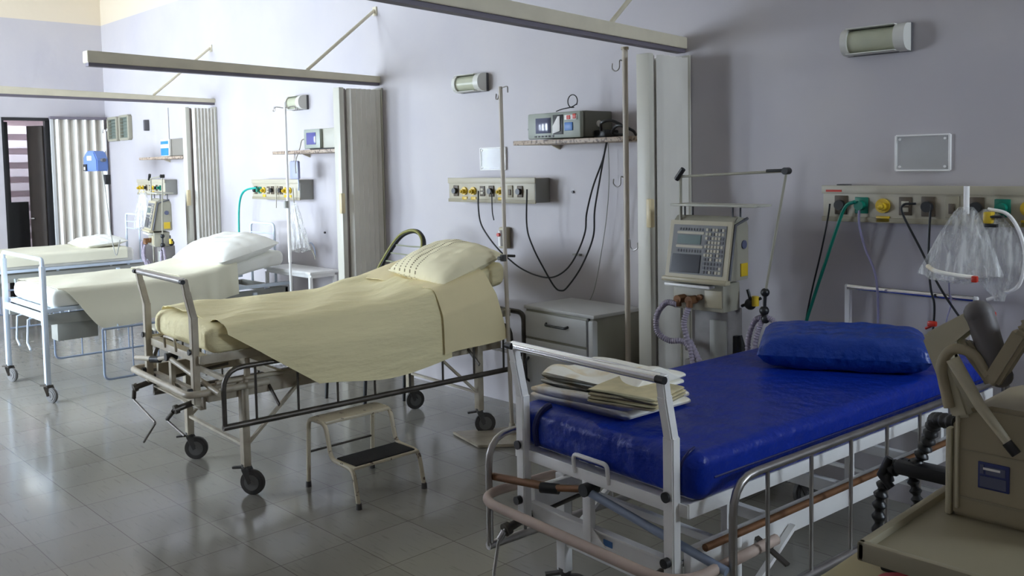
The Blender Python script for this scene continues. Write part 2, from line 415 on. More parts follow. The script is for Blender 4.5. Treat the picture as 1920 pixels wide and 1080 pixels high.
# dark frame, open door leaf and the passage behind it
df = MB().box(XL - 0.10, XL + 0.012, DY0, DY1, DZ - 0.035, DZ).box(XL - 0.10, XL - 0.02, DY0, DY0 + 0.03, 0, DZ).box(XL - 0.1, XL - 0.02, -0.72, -0.665, 0, DZ)
struct(df.obj('trim_1', 'black'))
lf = MB(); a, c = V((-12.50, -0.86, 0)), V((-12.32, -0.73, 0))
lf.prism([(0, 0), (1, 0), (1, 2.28), (0, 2.28)], a, c - a, (0, 0, 1), (-0.018, 0.038, 0), 0.004)
d1 = struct(lf.obj('door_1', 'brown_wood'))
MB().tube([(-12.47, -0.845, 1.12), (-12.44, -0.875, 1.12), (-12.40, -0.84, 1.12)], 0.01).obj('door_handle', 'dull_chrome', d1)
b = MB()
for k in range(14): b.bar((-14.19, -2.9, 0.1 + k*0.2), (-14.19, 0.0, 0.1 + k*0.2), 0.09, 0.11)
struct(b.box(-14.27, -14.235, -2.9, 0.0, 0, 2.8).obj('wall_passage_far', mat('louvre_white', (0.72, 0.62, 0.64), 0.5)))
struct(MB().box(-14.4, XL - T, -3.0, 0.15, -0.1, 0).obj('floor_passage', 'floor'))
PK = (-13.9, -13.62, -2.6, -0.3)      # unseen roof slot, added so some sky brightens the passage
struct(MB().box(-14.3, PK[0], -3.0, 0.15, 2.8, 2.9).box(PK[1], XL - T, -3.0, 0.15, 2.8, 2.9).box(PK[0], PK[1], -3.0, PK[2], 2.8, 2.9).box(PK[0], PK[1], PK[3], 0.15, 2.8, 2.9).obj('passage_shade_roof', 'ceiling'))  # roof added to keep the open sky from flooding the passage
struct(MB().box(-14.3, XL - T, 0.0, 0.15, 0, 2.8).obj('passage_shade_right', 'wall'))  # unseen side added to close the passage off from the sky
struct(MB().box(-14.3, XL - T, -3.0, -2.9, 0, 2.8).obj('passage_shade_left', 'wall'))  # opposite side shut as well, added to dim the passage
struct(MB().box(-13.0, -12.94, -1.6, -0.75, 0, 1.32).box(-12.97, -12.93, -1.0, -0.955, 1.3, 2.35).obj('door_2', 'black'))
# two accordion curtain bays closing the other part of the opening
pc = root('accordion_curtain', (XL + 0.09, -0.37, 0), 0, 'pale grey accordion curtain hanging beside the dark doorway on the end wall', 'curtain')
def pleats(n, length, amp, h, z0=0.02, th=0.006):
    def f(u, v):
        k = u * n; ph = k % 2; tri = ph if ph < 1 else 2 - ph
        return (amp * (tri * 2 - 1), -length/2 + length * u, z0 + (h - z0) * v)
    return MB().grid(f, n * 6, 1, th)
pleats(11, 0.60, 0.045, 2.35).obj('curtain_panel', 'pleat', pc, smooth=20)
MB().box(-0.03, 0.03, -0.33, 0.35, 2.35, 2.385).obj('curtain_track', 'track_dark', pc)
MB().box(-0.02, 0.02, -0.325, -0.295, 0.02, 2.35).obj('end_post', 'cab_front', pc)

# ------------------------------------------------------------------ rails and folded partitions
def rail(x, z0, z1, zt0, zt1, L, brace, label):
    r = root('curtain_rail', (x, 0, 2.3), 0, label, 'curtain rail', 'rails carrying the accordion partitions')
    z0 -= 2.3; z1 -= 2.3; zt0 -= 2.3; zt1 -= 2.3
    MB().prism([(0, z0 + .022), (-L, z1 + .022), (-L, zt1), (0, zt0)], (-.045, 0, 0), (0, 1, 0), (0, 0, 1), (.09, 0, 0), 0.003).obj('rail_beam', 'trackpaint', r)
    MB().prism([(0, z0), (-L + .01, z1), (-L + .01, z1 + .022), (0, z0 + .022)], (-.028, 0, 0), (0, 1, 0), (0, 0, 1), (.056, 0, 0)).obj('track_groove', 'track_dark', r)
    yb, zb, zw = brace
    MB().tube([(0, -yb, zb - 2.3), (0, -0.012, zw - 2.3)], 0.013).obj('brace', 'trackpaint', r)
    MB().box(-.025, .025, -0.012, 0, zw - 2.34, zw - 2.27).obj('wall_plate', 'trackpaint', r)
rail(-3.175, 2.317, 2.395, 2.403, 2.50, 2.28, (0.63, 2.43, 2.97), 'thick beige ceiling-height rail with brace over the nearest partition')
rail(-6.18, 2.352, 2.376, 2.425, 2.474, 2.28, (0.655, 2.44, 2.957), 'beige rail whose free end shows, above the yellow bed partition')
rail(-9.12, 2.369, 2.389, 2.430, 2.482, 2.28, (0.63, 2.45, 2.962), 'pale beige rail farthest from camera, above the last partition')
def partition(x, n, y_in, y_post, label, h=2.33, amp=0.055):
    r = root('folding_partition', (x, (y_in + y_post)/2, 0), 0, label, 'folding partition', 'accordion partitions folded against the bed wall')
    yc = (y_in + y_post)/2
    L = y_in - y_post - 0.07
    for sx in (-1, 1):
        pleats(n, L, 0.014, h - 0.015, 0.03, 0.004).obj('pleated_panel', 'pleat', r, (sx * amp, (y_in - L/2) - yc, 0), smooth=20)
    MB().box(-.045, .045, y_post - yc, y_post + .045 - yc, .02, h - .008, .006).obj('lead_post', 'pleat_post', r)
    MB().box(-.03, .03, y_post + .045 - yc, y_post + .07 - yc, .03, h - .015, .004).obj('lead_strip', 'lead_gap', r)
    MB().box(.030, .065, y_post - yc - .02, y_post + .018 - yc, 1.33, 1.49, .008).obj('pull_handle', 'cream_plastic', r)
    MB().box(-.07, .07, y_in - .012 - yc, y_in - yc, .02, h, .003).obj('wall_strip', 'pleat_post', r)
partition(-3.175, 10, -0.003, -0.36, 'grey folded accordion partition nearest the camera, left of the ventilator', 2.30)
partition(-6.18, 14, -0.003, -0.40, 'grey folded accordion partition behind the string chair and yellow bed')
partition(-9.12, 14, -0.003, -0.33, 'off-white folded accordion partition farthest along the bed wall', 2.345)

# ------------------------------------------------------------------ wall lamps
def lamp(x0, x1, z0, z1, label):
    r = root('wall_lamp', ((x0+x1)/2, 0, z0), 0, label, 'wall lamp', 'lamps above the bed heads')
    w, h = (x1-x0)/2, z1-z0
    MB().box(-w, w, -.022, 0, 0, h, .004).obj('back_plate', 'lamp_dark', r)
    def half(xa, xb, rr, dep):
        pts = [(-.0, -0.0)]; n = 10
        poly = [(-.015, h/2 - rr)] + [(-.02 - dep*math.sin(PI*k/n)**0.6, h/2 - rr*math.cos(PI*k/n)) for k in range(n+1)] + [(-.015, h/2 + rr)]
        return MB().prism(poly, (xa, 0, 0), (0, 1, 0), (0, 0, 1), (xb-xa, 0, 0))
    half(-w + .03, w - .05, h*.42, .075).obj('lamp_cover', 'lens', r)
    half(w - .055, w - .003, h*.49, .088).obj('end_cap', 'lampwhite', r)
    half(-w + .003, -w + .035, h*.49, .088).obj('end_cap', 'lampwhite', r)
    MB().box(-w+.03, w-.05, -.10, -.02, h*.93, h*.97, .002).box(-w+.03, w-.05, -.10, -.02, h*.03, h*.07, .002).obj('cover_rail', 'lampwhite', r)
lamp(-2.16, -1.84, 2.195, 2.33, 'frosted wall lamp high over the blue bed')
lamp(-5.12, -4.83, 2.215, 2.345, 'frosted wall lamp left of the tall pole above the yellow bed')
lamp(-7.50, -7.24, 2.22, 2.35, 'small wall lamp above the white-sheeted bed, behind a drip stand')

# ------------------------------------------------------------------ gas panels
def panel(x0, x1, z0, z1, label, seq, wl=0.8):
    D = 0.14
    r = root('gas_console', (x0, 0, z0), 0, label, 'gas outlet panel', 'gas and socket panels at the bed heads')
    w, h = x1-x0, z1-z0
    MB().box(0, w, -D, 0, 0, h, .004).obj('housing', 'panel', r)
    MB().box(w, w + .006, -D + .002, -.002, .002, h-.002, .002).obj('end_plate', 'panel_side', r)
    MB().box(-.004, w+.01, -D-.008, -D+.002, h-.035, h+.004, .002).obj('top_lip', 'panel', r)
    MB().box(-.004, w+.01, -D-.006, -D+.002, -.004, .02, .002).obj('bottom_lip', 'cart', r)
    n = len(seq)
    for i, k in enumerate(seq):
        x = w * (0.06 + 0.90 * (i + .5) / n) if wl is None else w * (.04 + wl * (i+.5)/n)
        z = h * 0.46; q = w * 0.062 / 2
        if k == 'b':
            o = MB().box(x-q*.95, x+q*.95, -D-.008, -D, z-q*1.4, z+q*1.4, .003).obj('socket_plate', 'socket_brown', r)
            MB().cyl((x, -D-.03, z), (x, -D-.006, z), q*.75).obj('plug', 'black', o)
        elif k == 'y':
            o = MB().cyl((x, -D-.012, z), (x, -D, z), q*1.05).obj('valve', 'yellow_valve', r)
            MB().cyl((x, -D-.035, z-.004), (x, -D-.01, z-.004), q*.6).ball((x, -D-.036, z-.004), q*.4).obj('valve_nozzle', 'yellow_valve', o)
            MB().box(x-q, x+q, -D-.006, -D, z-q*2.4, z-q*1.5, .002).obj('valve_label', 'yellow_valve', r)
        elif k == 'g':
            o = MB().box(x-q, x+q, -D-.01, -D, z-q*1.2, z+q*1.2, .004).obj('valve', 'green', r)
            MB().cyl((x, -D-.04, z), (x, -D-.01, z), q*.7).obj('valve_nozzle', 'green', o)
        elif k == 's':
            o = MB().box(x-q*.9, x+q*.9, -D-.006, -D, z-q*1.3, z+q*1.3, .002).obj('socket_plate', 'socket_brown', r)
            MB().box(x-q*.5, x+q*.5, -D-.010, -D-.005, z+q*.1, z+q*.7, .001).box(x-q*.5, x+q*.5, -D-.010, -D-.005, z-q*.8, z-q*.2, .001).obj('switch', 'panel', o)
        elif k == 'o':
            o = MB().box(x-q*.9, x+q*.9, -D-.008, -D, z-q*1.5, z+q*1.5, .003).obj('socket_plate', 'cart', r)
            MB().box(x-q*.4, x+q*.4, -D-.014, -D-.006, z-q*.9, z+q*.5, .002).obj('socket_face', 'socket_brown', o)
    return r
p1 = panel(-2.222, -1.16, 1.389, 1.558, 'long beige gas panel above the blue bed pillow', 'bgysbobgyb', 0.99)
MB().box(.02, .10, -.151, -.146, .142, .152).obj('maker_mark', 'red', p1)
MB().box(.05, .10, -.10, -.04, .17, .178, .002).obj('slider', 'lamp_dark', p1)
panel(-5.13, -4.25, 1.435, 1.60, 'beige gas panel behind the tall pole by the yellow bed', 'byysbyob', 0.86)
panel(-8.08, -7.215, 1.41, 1.59, 'pale gas panel with teal hose, above the white-sheeted bed', 'bgysbobyy', 0.82)
panel(-10.88, -10.10, 1.42, 1.59, 'small far gas panel behind the second ventilator', 'yybsybg', 0.86)

# ------------------------------------------------------------------ shelves and monitors
def shelf(x0, x1, z, label, m='marble', D=0.31):
    r = root('wall_shelf', (x0, 0, z), 0, label, 'shelf', 'shelves holding the monitors')
    MB().box(0, x1-x0, -D, 0, 0, .028, .003).obj('shelf_board', m, r)
    for x in (.12, x1-x0-.12): MB().prism([(0, 0), (-.08, 0), (0, -.03)], (x-.006, -.001, 0), (0, 1, 0), (0, 0, 1), (.012, 0, 0)).obj('bracket', 'trackpaint', r)
shelf(-4.27, -3.29, 1.815, 'speckled stone shelf holding the larger monitor above the cabinet')
shelf(-7.37, -6.30, 1.818, 'pinkish shelf left of the second partition with a beige monitor on it')
shelf(-10.37, -9.22, 1.815, 'thin far shelf under the blue and grey monitor')
# larger monitor
r = root('patient_monitor', (-3.92, -0.165, 1.843), 0, 'grey patient monitor with paper strip and looped wire on speckled shelf', 'monitor')
MB().box(-.21, .235, -.10, .15, .008, .168, .008).obj('casing', 'monitor_grey', r)
MB().box(-.225, .225, -.135, -.10, .006, .165, .01).obj('front_bezel', 'bezel', r)
MB().box(-.15, -.02, -.139, -.134, .04, .135, .003).obj('screen', 'screen', r)
MB().box(.0, .085, -.139, -.134, .03, .15, .002).obj('recorder_slot', 'black', r)
MB().prism([(0, .035), (.062, .05), (.062, .14), (.045, .14), (.0, .08)], (.003, -.142, 0), (1, 0, 0), (0, 0, 1), (0, -.004, 0)).obj('paper_strip', 'paper', r)
MB().box(.10, .165, -.142, -.134, .05, .10, .003).obj('blue_module', 'blue_plastic', r)
MB().box(.10, .20, -.141, -.134, .115, .145, .002).obj('label_strip', 'paper', r)
MB().box(.12, .15, -.144, -.136, .118, .142, .002).box(.17, .195, -.144, -.136, .12, .15, .002).obj('button_block', 'red', r)
kk = MB()
for i in range(6): kk.box(-.16 + i*.03, -.145 + i*.03, -.14, -.134, .016, .026, .001)
kk.obj('buttons', 'key', r)
MB().cyl((.236, .02, .09), (.243, .02, .09), .02).obj('round_badge', 'paper', r)
MB().cyl((-.235, -.115, .07), (-.19, -.115, .07), .008).obj('sensor_plug', 'black', r)
lp = [(-.08, -.02, .168 + .012), (-.02, -.03, .19), (.05, -.02, .20), (.09, -.02, .215)]
lp += [(.06 + .04*math.cos(t), -.02, .235 + .04*math.sin(t)) for t in [(-.6 + k*.7) for k in range(9)]]
MB().tube(spline(lp), .0035, 6).obj('looped_wire', 'black', r)
MB().box(.238, .33, -.03, .10, .0, .05, .01).obj('power_brick', 'black', r)
for f_ in (0,):
    c = [(-.0, -.0, 0)]
tag(recenter(MB().tube(spline([(-3.60, -.22, 1.89), (-3.56, -.26, 1.93), (-3.50, -.24, 1.94), (-3.44, -.2, 1.90), (-3.47, -.16, 1.86), (-3.53, -.2, 1.87), (-3.45, -.24, 1.91), (-3.38, -.2, 1.88), (-3.40, -.14, 1.855)]), .009, 8).obj('cable_coil', 'black')), 'tangled black cable coil at the right end of speckled shelf', 'cable')
r = root('patient_monitor', (-6.63, -0.16, 1.849), 0, 'small beige monitor with blue screen, cut off by the second partition', 'monitor')
MB().box(-.185, .27, -.12, .14, .008, .17, .006).obj('casing', 'monitor', r)
MB().box(-.20, .05, -.15, -.12, .008, .168, .008).obj('front_bezel', 'bezel', r)
MB().box(-.155, -.01, -.154, -.149, .04, .14, .003).obj('screen', mat('violet_blue_screen', (.10, .10, .30), .15), r)
MB().box(.271, .275, -.08, .0, .12, .135).obj('maker_mark', 'label_blue', r)
MB().box(-.19, .26, -.10, .12, 0, .008).obj('feet', 'black', r)
MB().tube(spline([(-.20, -.13, .09), (-.25, -.14, .08), (-.30, -.13, .02), (-.33, -.16, -.1), (-.33, -.16, -.2)]), .005, 6).obj('sensor_lead', 'vent_body', r)
r = root('patient_monitor', (-9.53, -0.17, 1.843), 0, 'far monitor with bright blue front stripes and grey side', 'monitor')
MB().box(-.20, .28, -.12, .14, .004, .185, .006).obj('casing', mat('taupe_monitor_case', (.20, .18, .15), .5), r)
MB().box(-.21, .0, -.15, -.12, .004, .185, .006).obj('front_bezel', 'paper', r)
MB().box(-.20, -.01, -.155, -.149, .01, .09, .003).box(-.20, -.01, -.155, -.149, .13, .165, .003).obj('blue_front', 'bright_blue', r)
MB().box(.15, .281, -.10, .10, .16, .188, .003).obj('top_stripe', 'bright_blue', r)

# ------------------------------------------------------------------ sign holders, small wall items
def holder(a, b, label):
    r = root('sign_holder', ((a.x+b.x)/2, 0, b.z), 0, label, 'sign holder', 'clear acrylic holders on the bed wall')
    w, h = abs(b.x-a.x)/2, abs(a.z-b.z)
    MB().box(-w, w, -.014, -.011, 0, h).obj('front_sheet', 'clear', r)
    MB().box(-w, w, -.004, 0, 0, h).obj('back_sheet', 'clear', r)
    e = MB()
    for x in (-w, w): e.box(x-.005, x+.005, -.016, 0, 0, h, .002)
    for z in (0, h): e.box(-w, w, -.016, 0, z-.004, z+.004, .002)
    e.obj('edge_frame', 'clear_edge', r)
    s = MB()
    for x in (-w+.02, w-.02):
        for z in (.018, h-.018): s.cyl((x, -.018, z), (x, -.012, z), .006)
    islands(s, 'fixing_screw', 'clear_edge', r)
holder(ay(1682, 255, 0), ay(1782, 319, 0), 'clear acrylic sign holder over the blue bed gas panel')
holder(ay(903, 278, 0), ay(950, 318, 0), 'clear acrylic sign holder partly behind the tall pole')
for px, py, lb in ((1075, 360, 'tiny dark screw hole in wall right of the middle gas panel'), (610, 436, 'tiny dark wall fixing above the white side table')):
    c = ay(px, py, 0); tag(recenter(MB().cyl((c.x, -.012, c.z), (c.x, 0, c.z), .009).obj('wall_fixing', 'black')), lb, 'wall fixing')
c = ay(1085, 477, 0); tag(recenter(MB().box(c.x-.03, c.x+.03, -.03, 0, c.z-.006, c.z+.006, .002).obj('wall_clip', 'panel_side')), 'small grey clip on wall above the bedside cabinet', 'wall clip')
c = ay(279, 235, 0); tag(recenter(MB().box(c.x-.02, c.x+.02, -.06, 0, c.z-.065, c.z+.065, .008).obj('wall_bracket', 'lamp_dark')), 'small dark bracket high on wall above the far shelf', 'wall bracket')
for i, (a, b_) in enumerate(((ay(208, 223, 0), ay(226, 262, 0)), (ay(230, 219, 0), ay(248, 260, 0)))):
    r = root('wall_vent', ((a.x+b_.x)/2, 0, b_.z), 0, ['left one of two grey-green louvred vents by the far corner', 'right one of two grey-green louvred vents by the far corner'][i], 'vent', 'louvred vents by the far corner')
    w, h = (b_.x-a.x)/2, a.z-b_.z
    f = MB()
    for x in (-w, w): f.box(x-.02, x+.02, -.05, 0, 0, h, .003)
    for z in (0, h): f.box(-w, w, -.05, 0, z-.015, z+.015, .003)
    f.obj('vent_frame', 'vent_body', r)
    f = MB()
    for k in range(7): f.bar((-w, -.02, h*(k+.5)/7), (w, -.02, h*(k+.5)/7), .05, .006)
    f.obj('louvres', 'ventgreen', r)
    MB().box(-w, w, -.006, 0, 0, h).obj('back_sheet', 'ventgreen', r)

# ------------------------------------------------------------------ cables and hoses
def cable(pts, r_, m, name, label, cat, group=None, plane=None, n=8):
    P = [ay(*p) if len(p) == 3 and plane is None and p[0] > 5 else V(p) for p in pts] if plane is None else [ay(p[0], p[1], plane) for p in pts]
    return tag(recenter(MB().tube(spline(P, n), r_, 8).obj(name, m)), label, cat, group)
G1 = 'cables hanging from the blue bed gas panel'
cable([(1556, 382), (1552, 410), (1540, 470), (1520, 555), (1509, 612), (1498, 680)], .0045, 'black', 'power_cable', 'thin black cable beside the green hose on blue bed panel', 'cable', G1, -.175)
cable([(1603, 378), (1585, 388), (1570, 425), (1545, 500), (1522, 570), (1509, 615), (1500, 680)], .0085, 'green', 'gas_hose', 'green hose dropping from the blue bed gas panel', 'hose', G1, -.185)
cable([(1612, 380), (1611, 420), (1622, 465), (1640, 510), (1646, 560), (1646, 640), (1646, 700)], .006, 'lilac', 'gas_hose', 'lilac hose dropping from the blue bed gas panel', 'hose', G1, -.17)
cable([(1717, 382), (1694, 384), (1693, 402), (1725, 465), (1760, 535), (1796, 590), (1815, 612)], .0055, 'black', 'power_cable', 'black cable slanting from blue bed panel across head bar', 'cable', G1, -.18)
cable([(1746, 382), (1743, 420), (1741, 490), (1745, 540), (1752, 575), (1748, 640), (1747, 700)], .0055, 'black', 'power_cable', 'straight black cable hanging just left of the clear bags', 'cable', G1, -.165)
cable([(1778, 500), (1780, 545), (1783, 570), (1775, 600), (1770, 650)], .0035, 'lilac', 'thin_tube', 'thin violet tube below the clear bags', 'tube', G1, -.16)
for px, py, wd, lb in ((1748, 607, 14, 'red clip at the pillow edge of blue bed'), (1858, 589, 10, 'small red clip behind the beige device')):
    c = ay(px, py, -.20); tag(recenter(MB().box(c.x-.02, c.x+.02, c.y-.012, c.y+.012, c.z-.012, c.z+.012, .006).cyl((c.x, c.y, c.z - .008), (c.x - .03, c.y, c.z - .025), .006).obj('red_clip', 'red')), lb, 'clip')
G2 = 'cables looping below the middle gas panel'
cable([(897, 358), (897, 390), (902, 420), (918, 447), (935, 468), (950, 482), (975, 502), (1005, 516), (1035, 520), (1062, 505), (1082, 475), (1097, 435), (1100, 400), (1112, 350), (1130, 300), (1139, 262)], .0055, 'black', 'power_cable', 'black cable looping from middle panel left end up to shelf', 'cable', G2, -.19)
cable([(988, 355), (988, 425), (1000, 465), (1022, 508), (1040, 538), (1052, 545), (1064, 538), (1090, 500), (1112, 445), (1115, 395), (1124, 340), (1138, 262)], .0055, 'black', 'power_cable', 'black cable with lowest loop, right under the middle panel', 'cable', G2, -.20)
cable([(922, 358), (923, 395), (926, 413)], .004, 'black', 'power_cable', 'short black cable end under the middle gas panel', 'cable', G2, -.165)
cable([(1140, 265), (1142, 330), (1138, 400), (1128, 470), (1115, 540), (1100, 575)], .0025, 'panel_side', 'thin_wire', 'thin grey wire hanging behind the black loops', 'cable', G2, -.05)
c = ay(941, 445, -.06); 
r = root('flow_meter', (c.x, 0, c.z - .08), 0, 'small dusty flow meter on wall behind the tall pole', 'flow meter')
MB().box(-.045, .03, -.05, 0, 0, .15, .01).obj('body', 'vent_cream', r); MB().cyl((.0, -.07, .02), (.0, -.07, .13), .018).obj('glass_tube', 'clear_edge', r); MB().cyl((.0, -.07, .10), (0, -.1, .10), .013).obj('knob', 'red', r)
c = ay(960, 472, -.2)
tag(recenter(MB().tube(spline([ay(875, 470, -.30), ay(905, 475, -.30), ay(930, 474, -.30), ay(948, 482, -.28)]), .006).tube([ay(915, 478, -.3), ay(965, 480, -.26)], .009).obj('bed_head_wire', 'black')), 'black wire and clip behind the striped pillow', 'cable')
cable([(481, 352), (462, 356), (452, 368), (448, 395), (448, 440), (447, 470)], .010, 'teal', 'gas_hose', 'teal hose arching from the pale gas panel behind pillow', 'hose', None, -.17)
cable([(549, 352), (551, 378), (556, 405), (563, 430), (575, 455), (588, 475), (591, 486)], .0055, 'vent_body', 'thin_tube', 'grey tube dropping from pale panel toward white side table', 'tube', None, -.17)
cable([(518, 352), (518, 390)], .0045, 'vent_body', 'thin_tube', 'short grey tube under the pale gas panel', 'tube', None, -.165)
cable([(575, 462), (583, 455), (590, 468), (591, 485)], .005, 'blue_steel', 'thin_tube', 'small blue-grey tube loop above the white side table', 'tube', None, -.12)
def bag(cx, cy, zt, zb, wt, wb, skew, name, label, cat, m='bag', dep=.5, group=None, extra=None):
    r = root(name, (cx, cy, zb), 0, label, cat, group); H = zt - zb
    def f(u, v):
        a = 2*PI*u; e = v ** 0.75; w_ = wt + (wb-wt) * e; ripple = 1 + .10*math.sin(a*9) * e + .05*math.sin(a*17+1)*e
        if v > .93: w_ *= math.sqrt(max(0.02, 1 - ((v-.93)/.07)**2))
        return (skew*v + math.cos(a)*w_*ripple, -math.sin(a)*w_*dep*ripple, H*(1-v) + .015*math.sin(a*2+.6)*v)
    MB().grid(f, 72, 16).obj('bag_film', m, r)
    return r
G = 'clear plastic bags on the blue bed gas panel'
c1 = ay(1812, 388, -.24)
r = bag(c1.x, c1.y, c1.z, ay(1812, 528, -.24).z, .03, .17, -.02, 'plastic_bag', 'clear gathered plastic bag hanging left of the round one', 'plastic bag', group=G)
MB().tube(spline([(-.15, -.03, .06), (-.09, -.08, .045), (0, -.09, .035), (.06, -.08, .03)]), .01, 8).obj('stained_fold', 'fold_linen', r)
MB().box(.06, .085, -.11, -.085, .012, .04, .006).obj('red_tab', 'red', r)
MB().cyl((0, 0, c1.z - ay(1812, 528, -.24).z - .03), (0, .0, c1.z - ay(1812, 528, -.24).z + .09), .012).obj('tube_neck', 'clear_edge', r)
c2 = ay(1853, 392, -.20); zb = ay(1880, 565, -.2).z
r = root('tubing_bag', (c2.x, -.2, zb), 0, 'large round clear tubing loop and bag at right end of panel', 'plastic bag', G)
H = c2.z - zb
MB().tube(spline([(0, 0, H), (.08, -.01, H-.02), (.13, -.01, H*.75), (.15, -.01, H*.5), (.13, -.01, H*.2), (.06, 0, .03), (-.0, 0, .0)]), .008).obj('tube_loop', 'clear_edge', r)
def f2(u, v):
    a = 2*PI*u; w_ = .02 + .10*math.sin(PI*min(1, v*1.05))**.8
    return (.05*v + math.cos(a)*w_*(1+.06*math.sin(a*7)), -math.sin(a)*w_*.4, H*(1-v))
MB().grid(f2, 56, 16).obj('bag_film', 'bag', r)
MB().box(-.005, .03, -.05, .0, H-.06, H-.01, .006).obj('yellow_fitting', 'yellow_valve', r)
MB().box(.02, .07, -.05, -.01, H-.035, H-.025, .003).box(.0, .05, -.05, -.01, H-.075, H-.062, .003).obj('dark_fitting', 'black', r)
c3 = ay(552, 288, -.22)
r = root('hanging_bag', (c3.x, c3.y, ay(552, 336, -.22).z), 0, 'pale blue-violet bag hanging below the second shelf', 'bag')
MB().box(-.07, .07, -.015, .015, .0, .16, .012).obj('bag_body', mat('pale_blue_bag', (.35, .37, .55), .4), r)
MB().tube(spline([(-.02, 0, .15), (0, 0, .22), (.02, 0, .15)]), .004).obj('hanger', 'dull_chrome', r)
MB().tube(spline([(.05, -.0, .02), (.055, 0, -.04), (.05, 0, -.1)]), .006).obj('drain_tube', 'blue_steel', r)
c4 = ay(552, 380, -.24)
bag(c4.x, c4.y, c4.z, ay(552, 470, -.24).z, .03, .14, .07, 'plastic_bag', 'whitish clear plastic bag hanging above the white side table', 'plastic bag')
c5 = ay(268, 355, -.3)
bag(c5.x, c5.y, c5.z, ay(262, 430, -.3).z, .05, .17, -.04, 'plastic_bag', 'whitish plastic bag left of the far ventilator', 'plastic bag')

# ------------------------------------------------------------------ poles
r = root('wall_pole', (-3.322, -0.33, 0), 0, 'tall beige pole with hooks standing against the nearest partition', 'pole')
MB().tube([(0, 0, .02), (0, 0, 2.335)], .0165, 12).obj('pole_shaft', 'ivbeige', r)
MB().cyl((0, 0, 2.33), (0, 0, 2.345), .022).obj('top_cap', 'worn_paint', r)
def hook(z, sgn): return MB().tube(spline([(0, 0, z), (sgn*.03, -.01, z+.012), (sgn*.035, -.01, z-.03), (sgn*.06, -.01, z-.045), (sgn*.085, -.01, z-.03), (sgn*.085, -.01, z)]), .004, 6)
for z, sg in ((2.26, -1), (1.60, -1), (1.24, 1)): hook(z, sg).obj('hook', 'dull_chrome', r)
MB().cyl((0, 0, 0), (0, 0, .02), .12).obj('pole_base', 'worn_paint', r)
r = root('drip_stand', (-4.10, -0.56, 0), 0, 'tall thin beige drip stand between the yellow bed and cabinet', 'drip stand')
MB().tube([(.035, 0, .03), (0, 0, 1.2), (-.012, 0, 2.17)], .013, 12).obj('pole_shaft', 'ivbeige', r)
MB().tube(spline([(-.05, 0, 2.13), (-.052, 0, 2.10), (-.035, 0, 2.10), (-.012, 0, 2.155), (.02, 0, 2.165), (.05, 0, 2.165), (.052, 0, 2.13)]), .004, 6).obj('hook', 'dull_chrome', r)
MB().cyl((.005, -.02, 1.10), (.005, -.02, 1.14), .02).cyl((.005, -.03, 1.12), (.005, -.06, 1.12), .012).obj('clamp_knob', 'rubber', r)
MB().prism([(-.28, -.22), (.05, -.30), (.30, -.02), (.22, .24), (.0, .26)], (0, 0, .002), (1, 0, 0), (0, 1, 0), (0, 0, .018), .004).obj('base_plate', 'worn_paint', r)
MB().cyl((.035, 0, .02), (.035, 0, .09), .028, .018).obj('socket', 'worn_paint', r)
r = root('drip_stand', (-6.88, -0.45, 0), 0, 'white drip stand with hook arms in front of small wall lamp', 'drip stand')
MB().tube([(0, 0, .03), (0, 0, 2.25)], .011).obj('pole_shaft', 'white_paint', r)
MB().tube([(0, 0, 0.9), (0, 0, 1.45)], .015).obj('lower_sleeve', 'white_paint', r)
MB().tube(spline([(-.19, 0, 2.22), (-.20, 0, 2.19), (-.18, 0, 2.185), (-.15, 0, 2.215), (0, 0, 2.20), (.15, 0, 2.205), (.18, 0, 2.17), (.20, 0, 2.19)]), .005, 6).obj('hook_arms', 'dull_chrome', r)
MB().cyl((0, -.02, 1.36), (0, -.02, 1.42), .02).obj('clamp_knob', 'panel_side', r)
for k in range(4):
    a = PI/4 + k*PI/2; MB().bar((0, 0, .06), (.24*math.cos(a), .24*math.sin(a), .02), .025, .02).ball((.24*math.cos(a), .24*math.sin(a), .018), .018).obj('base_leg', 'white_paint', r)
r = root('drip_stand', (-10.56, -0.6, 0), 0, 'white drip stand carrying the blue pump beside end-wall curtain', 'drip stand')
MB().tube([(0, 0, .03), (0, 0, 2.16)], .013).obj('pole_shaft', 'white_paint', r)
MB().tube(spline([(-.06, 0, 2.17), (-.07, 0, 2.13), (0, 0, 2.15), (.06, 0, 2.14), (.07, 0, 2.17)]), .005, 6).obj('hook', 'dull_chrome', r)
MB().box(-.03, .03, -.03, .03, 1.55, 1.66, .006).obj('clamp_knob', 'black', r)
for k in range(4):
    a = PI/4 + k*PI/2; MB().bar((0, 0, .06), (.24*math.cos(a), .24*math.sin(a), .02), .025, .02).ball((.24*math.cos(a), .24*math.sin(a), .018), .018).obj('base_leg', 'white_paint', r)
r = root('infusion_pump', (-10.60, -0.66, 1.70), 0, 'blue infusion pump with rounded top clamped on far drip stand', 'infusion pump')
MB().prism([(-.22, 0), (.19, 0), (.19, .13), (.10, .22), (-.10, .23), (-.22, .16)], (0, .03, 0), (1, 0, 0), (0, 0, 1), (0, -.13, 0), .012).obj('pump_body', 'pump_blue', r)
MB().box(-.08, .05, -.108, -.098, .12, .17, .002).obj('display', 'paper', r)
MB().box(-.20, -.10, -.112, -.098, .005, .08, .003).obj('pump_door', 'black', r)
MB().box(-.17, -.13, -.116, -.11, .015, .05, .002).obj('door_label', 'paper', r)
MB().cyl((.19, -.04, .12), (.26, -.04, .12), .02).obj('knob', 'key', r)
MB().tube(spline([(.18, -.04, .0), (.24, -.04, -.18), (.30, -.04, -.45), (.36, -.04, -.7), (.42, -.02, -.92), (.5, 0, -.75)]), .006, 6).obj('drip_tube', 'panel_side', r)
r = root('shelf_pole', (-9.80, -0.2, 1.843), 0, 'thin white upright rod standing on the far shelf', 'pole')
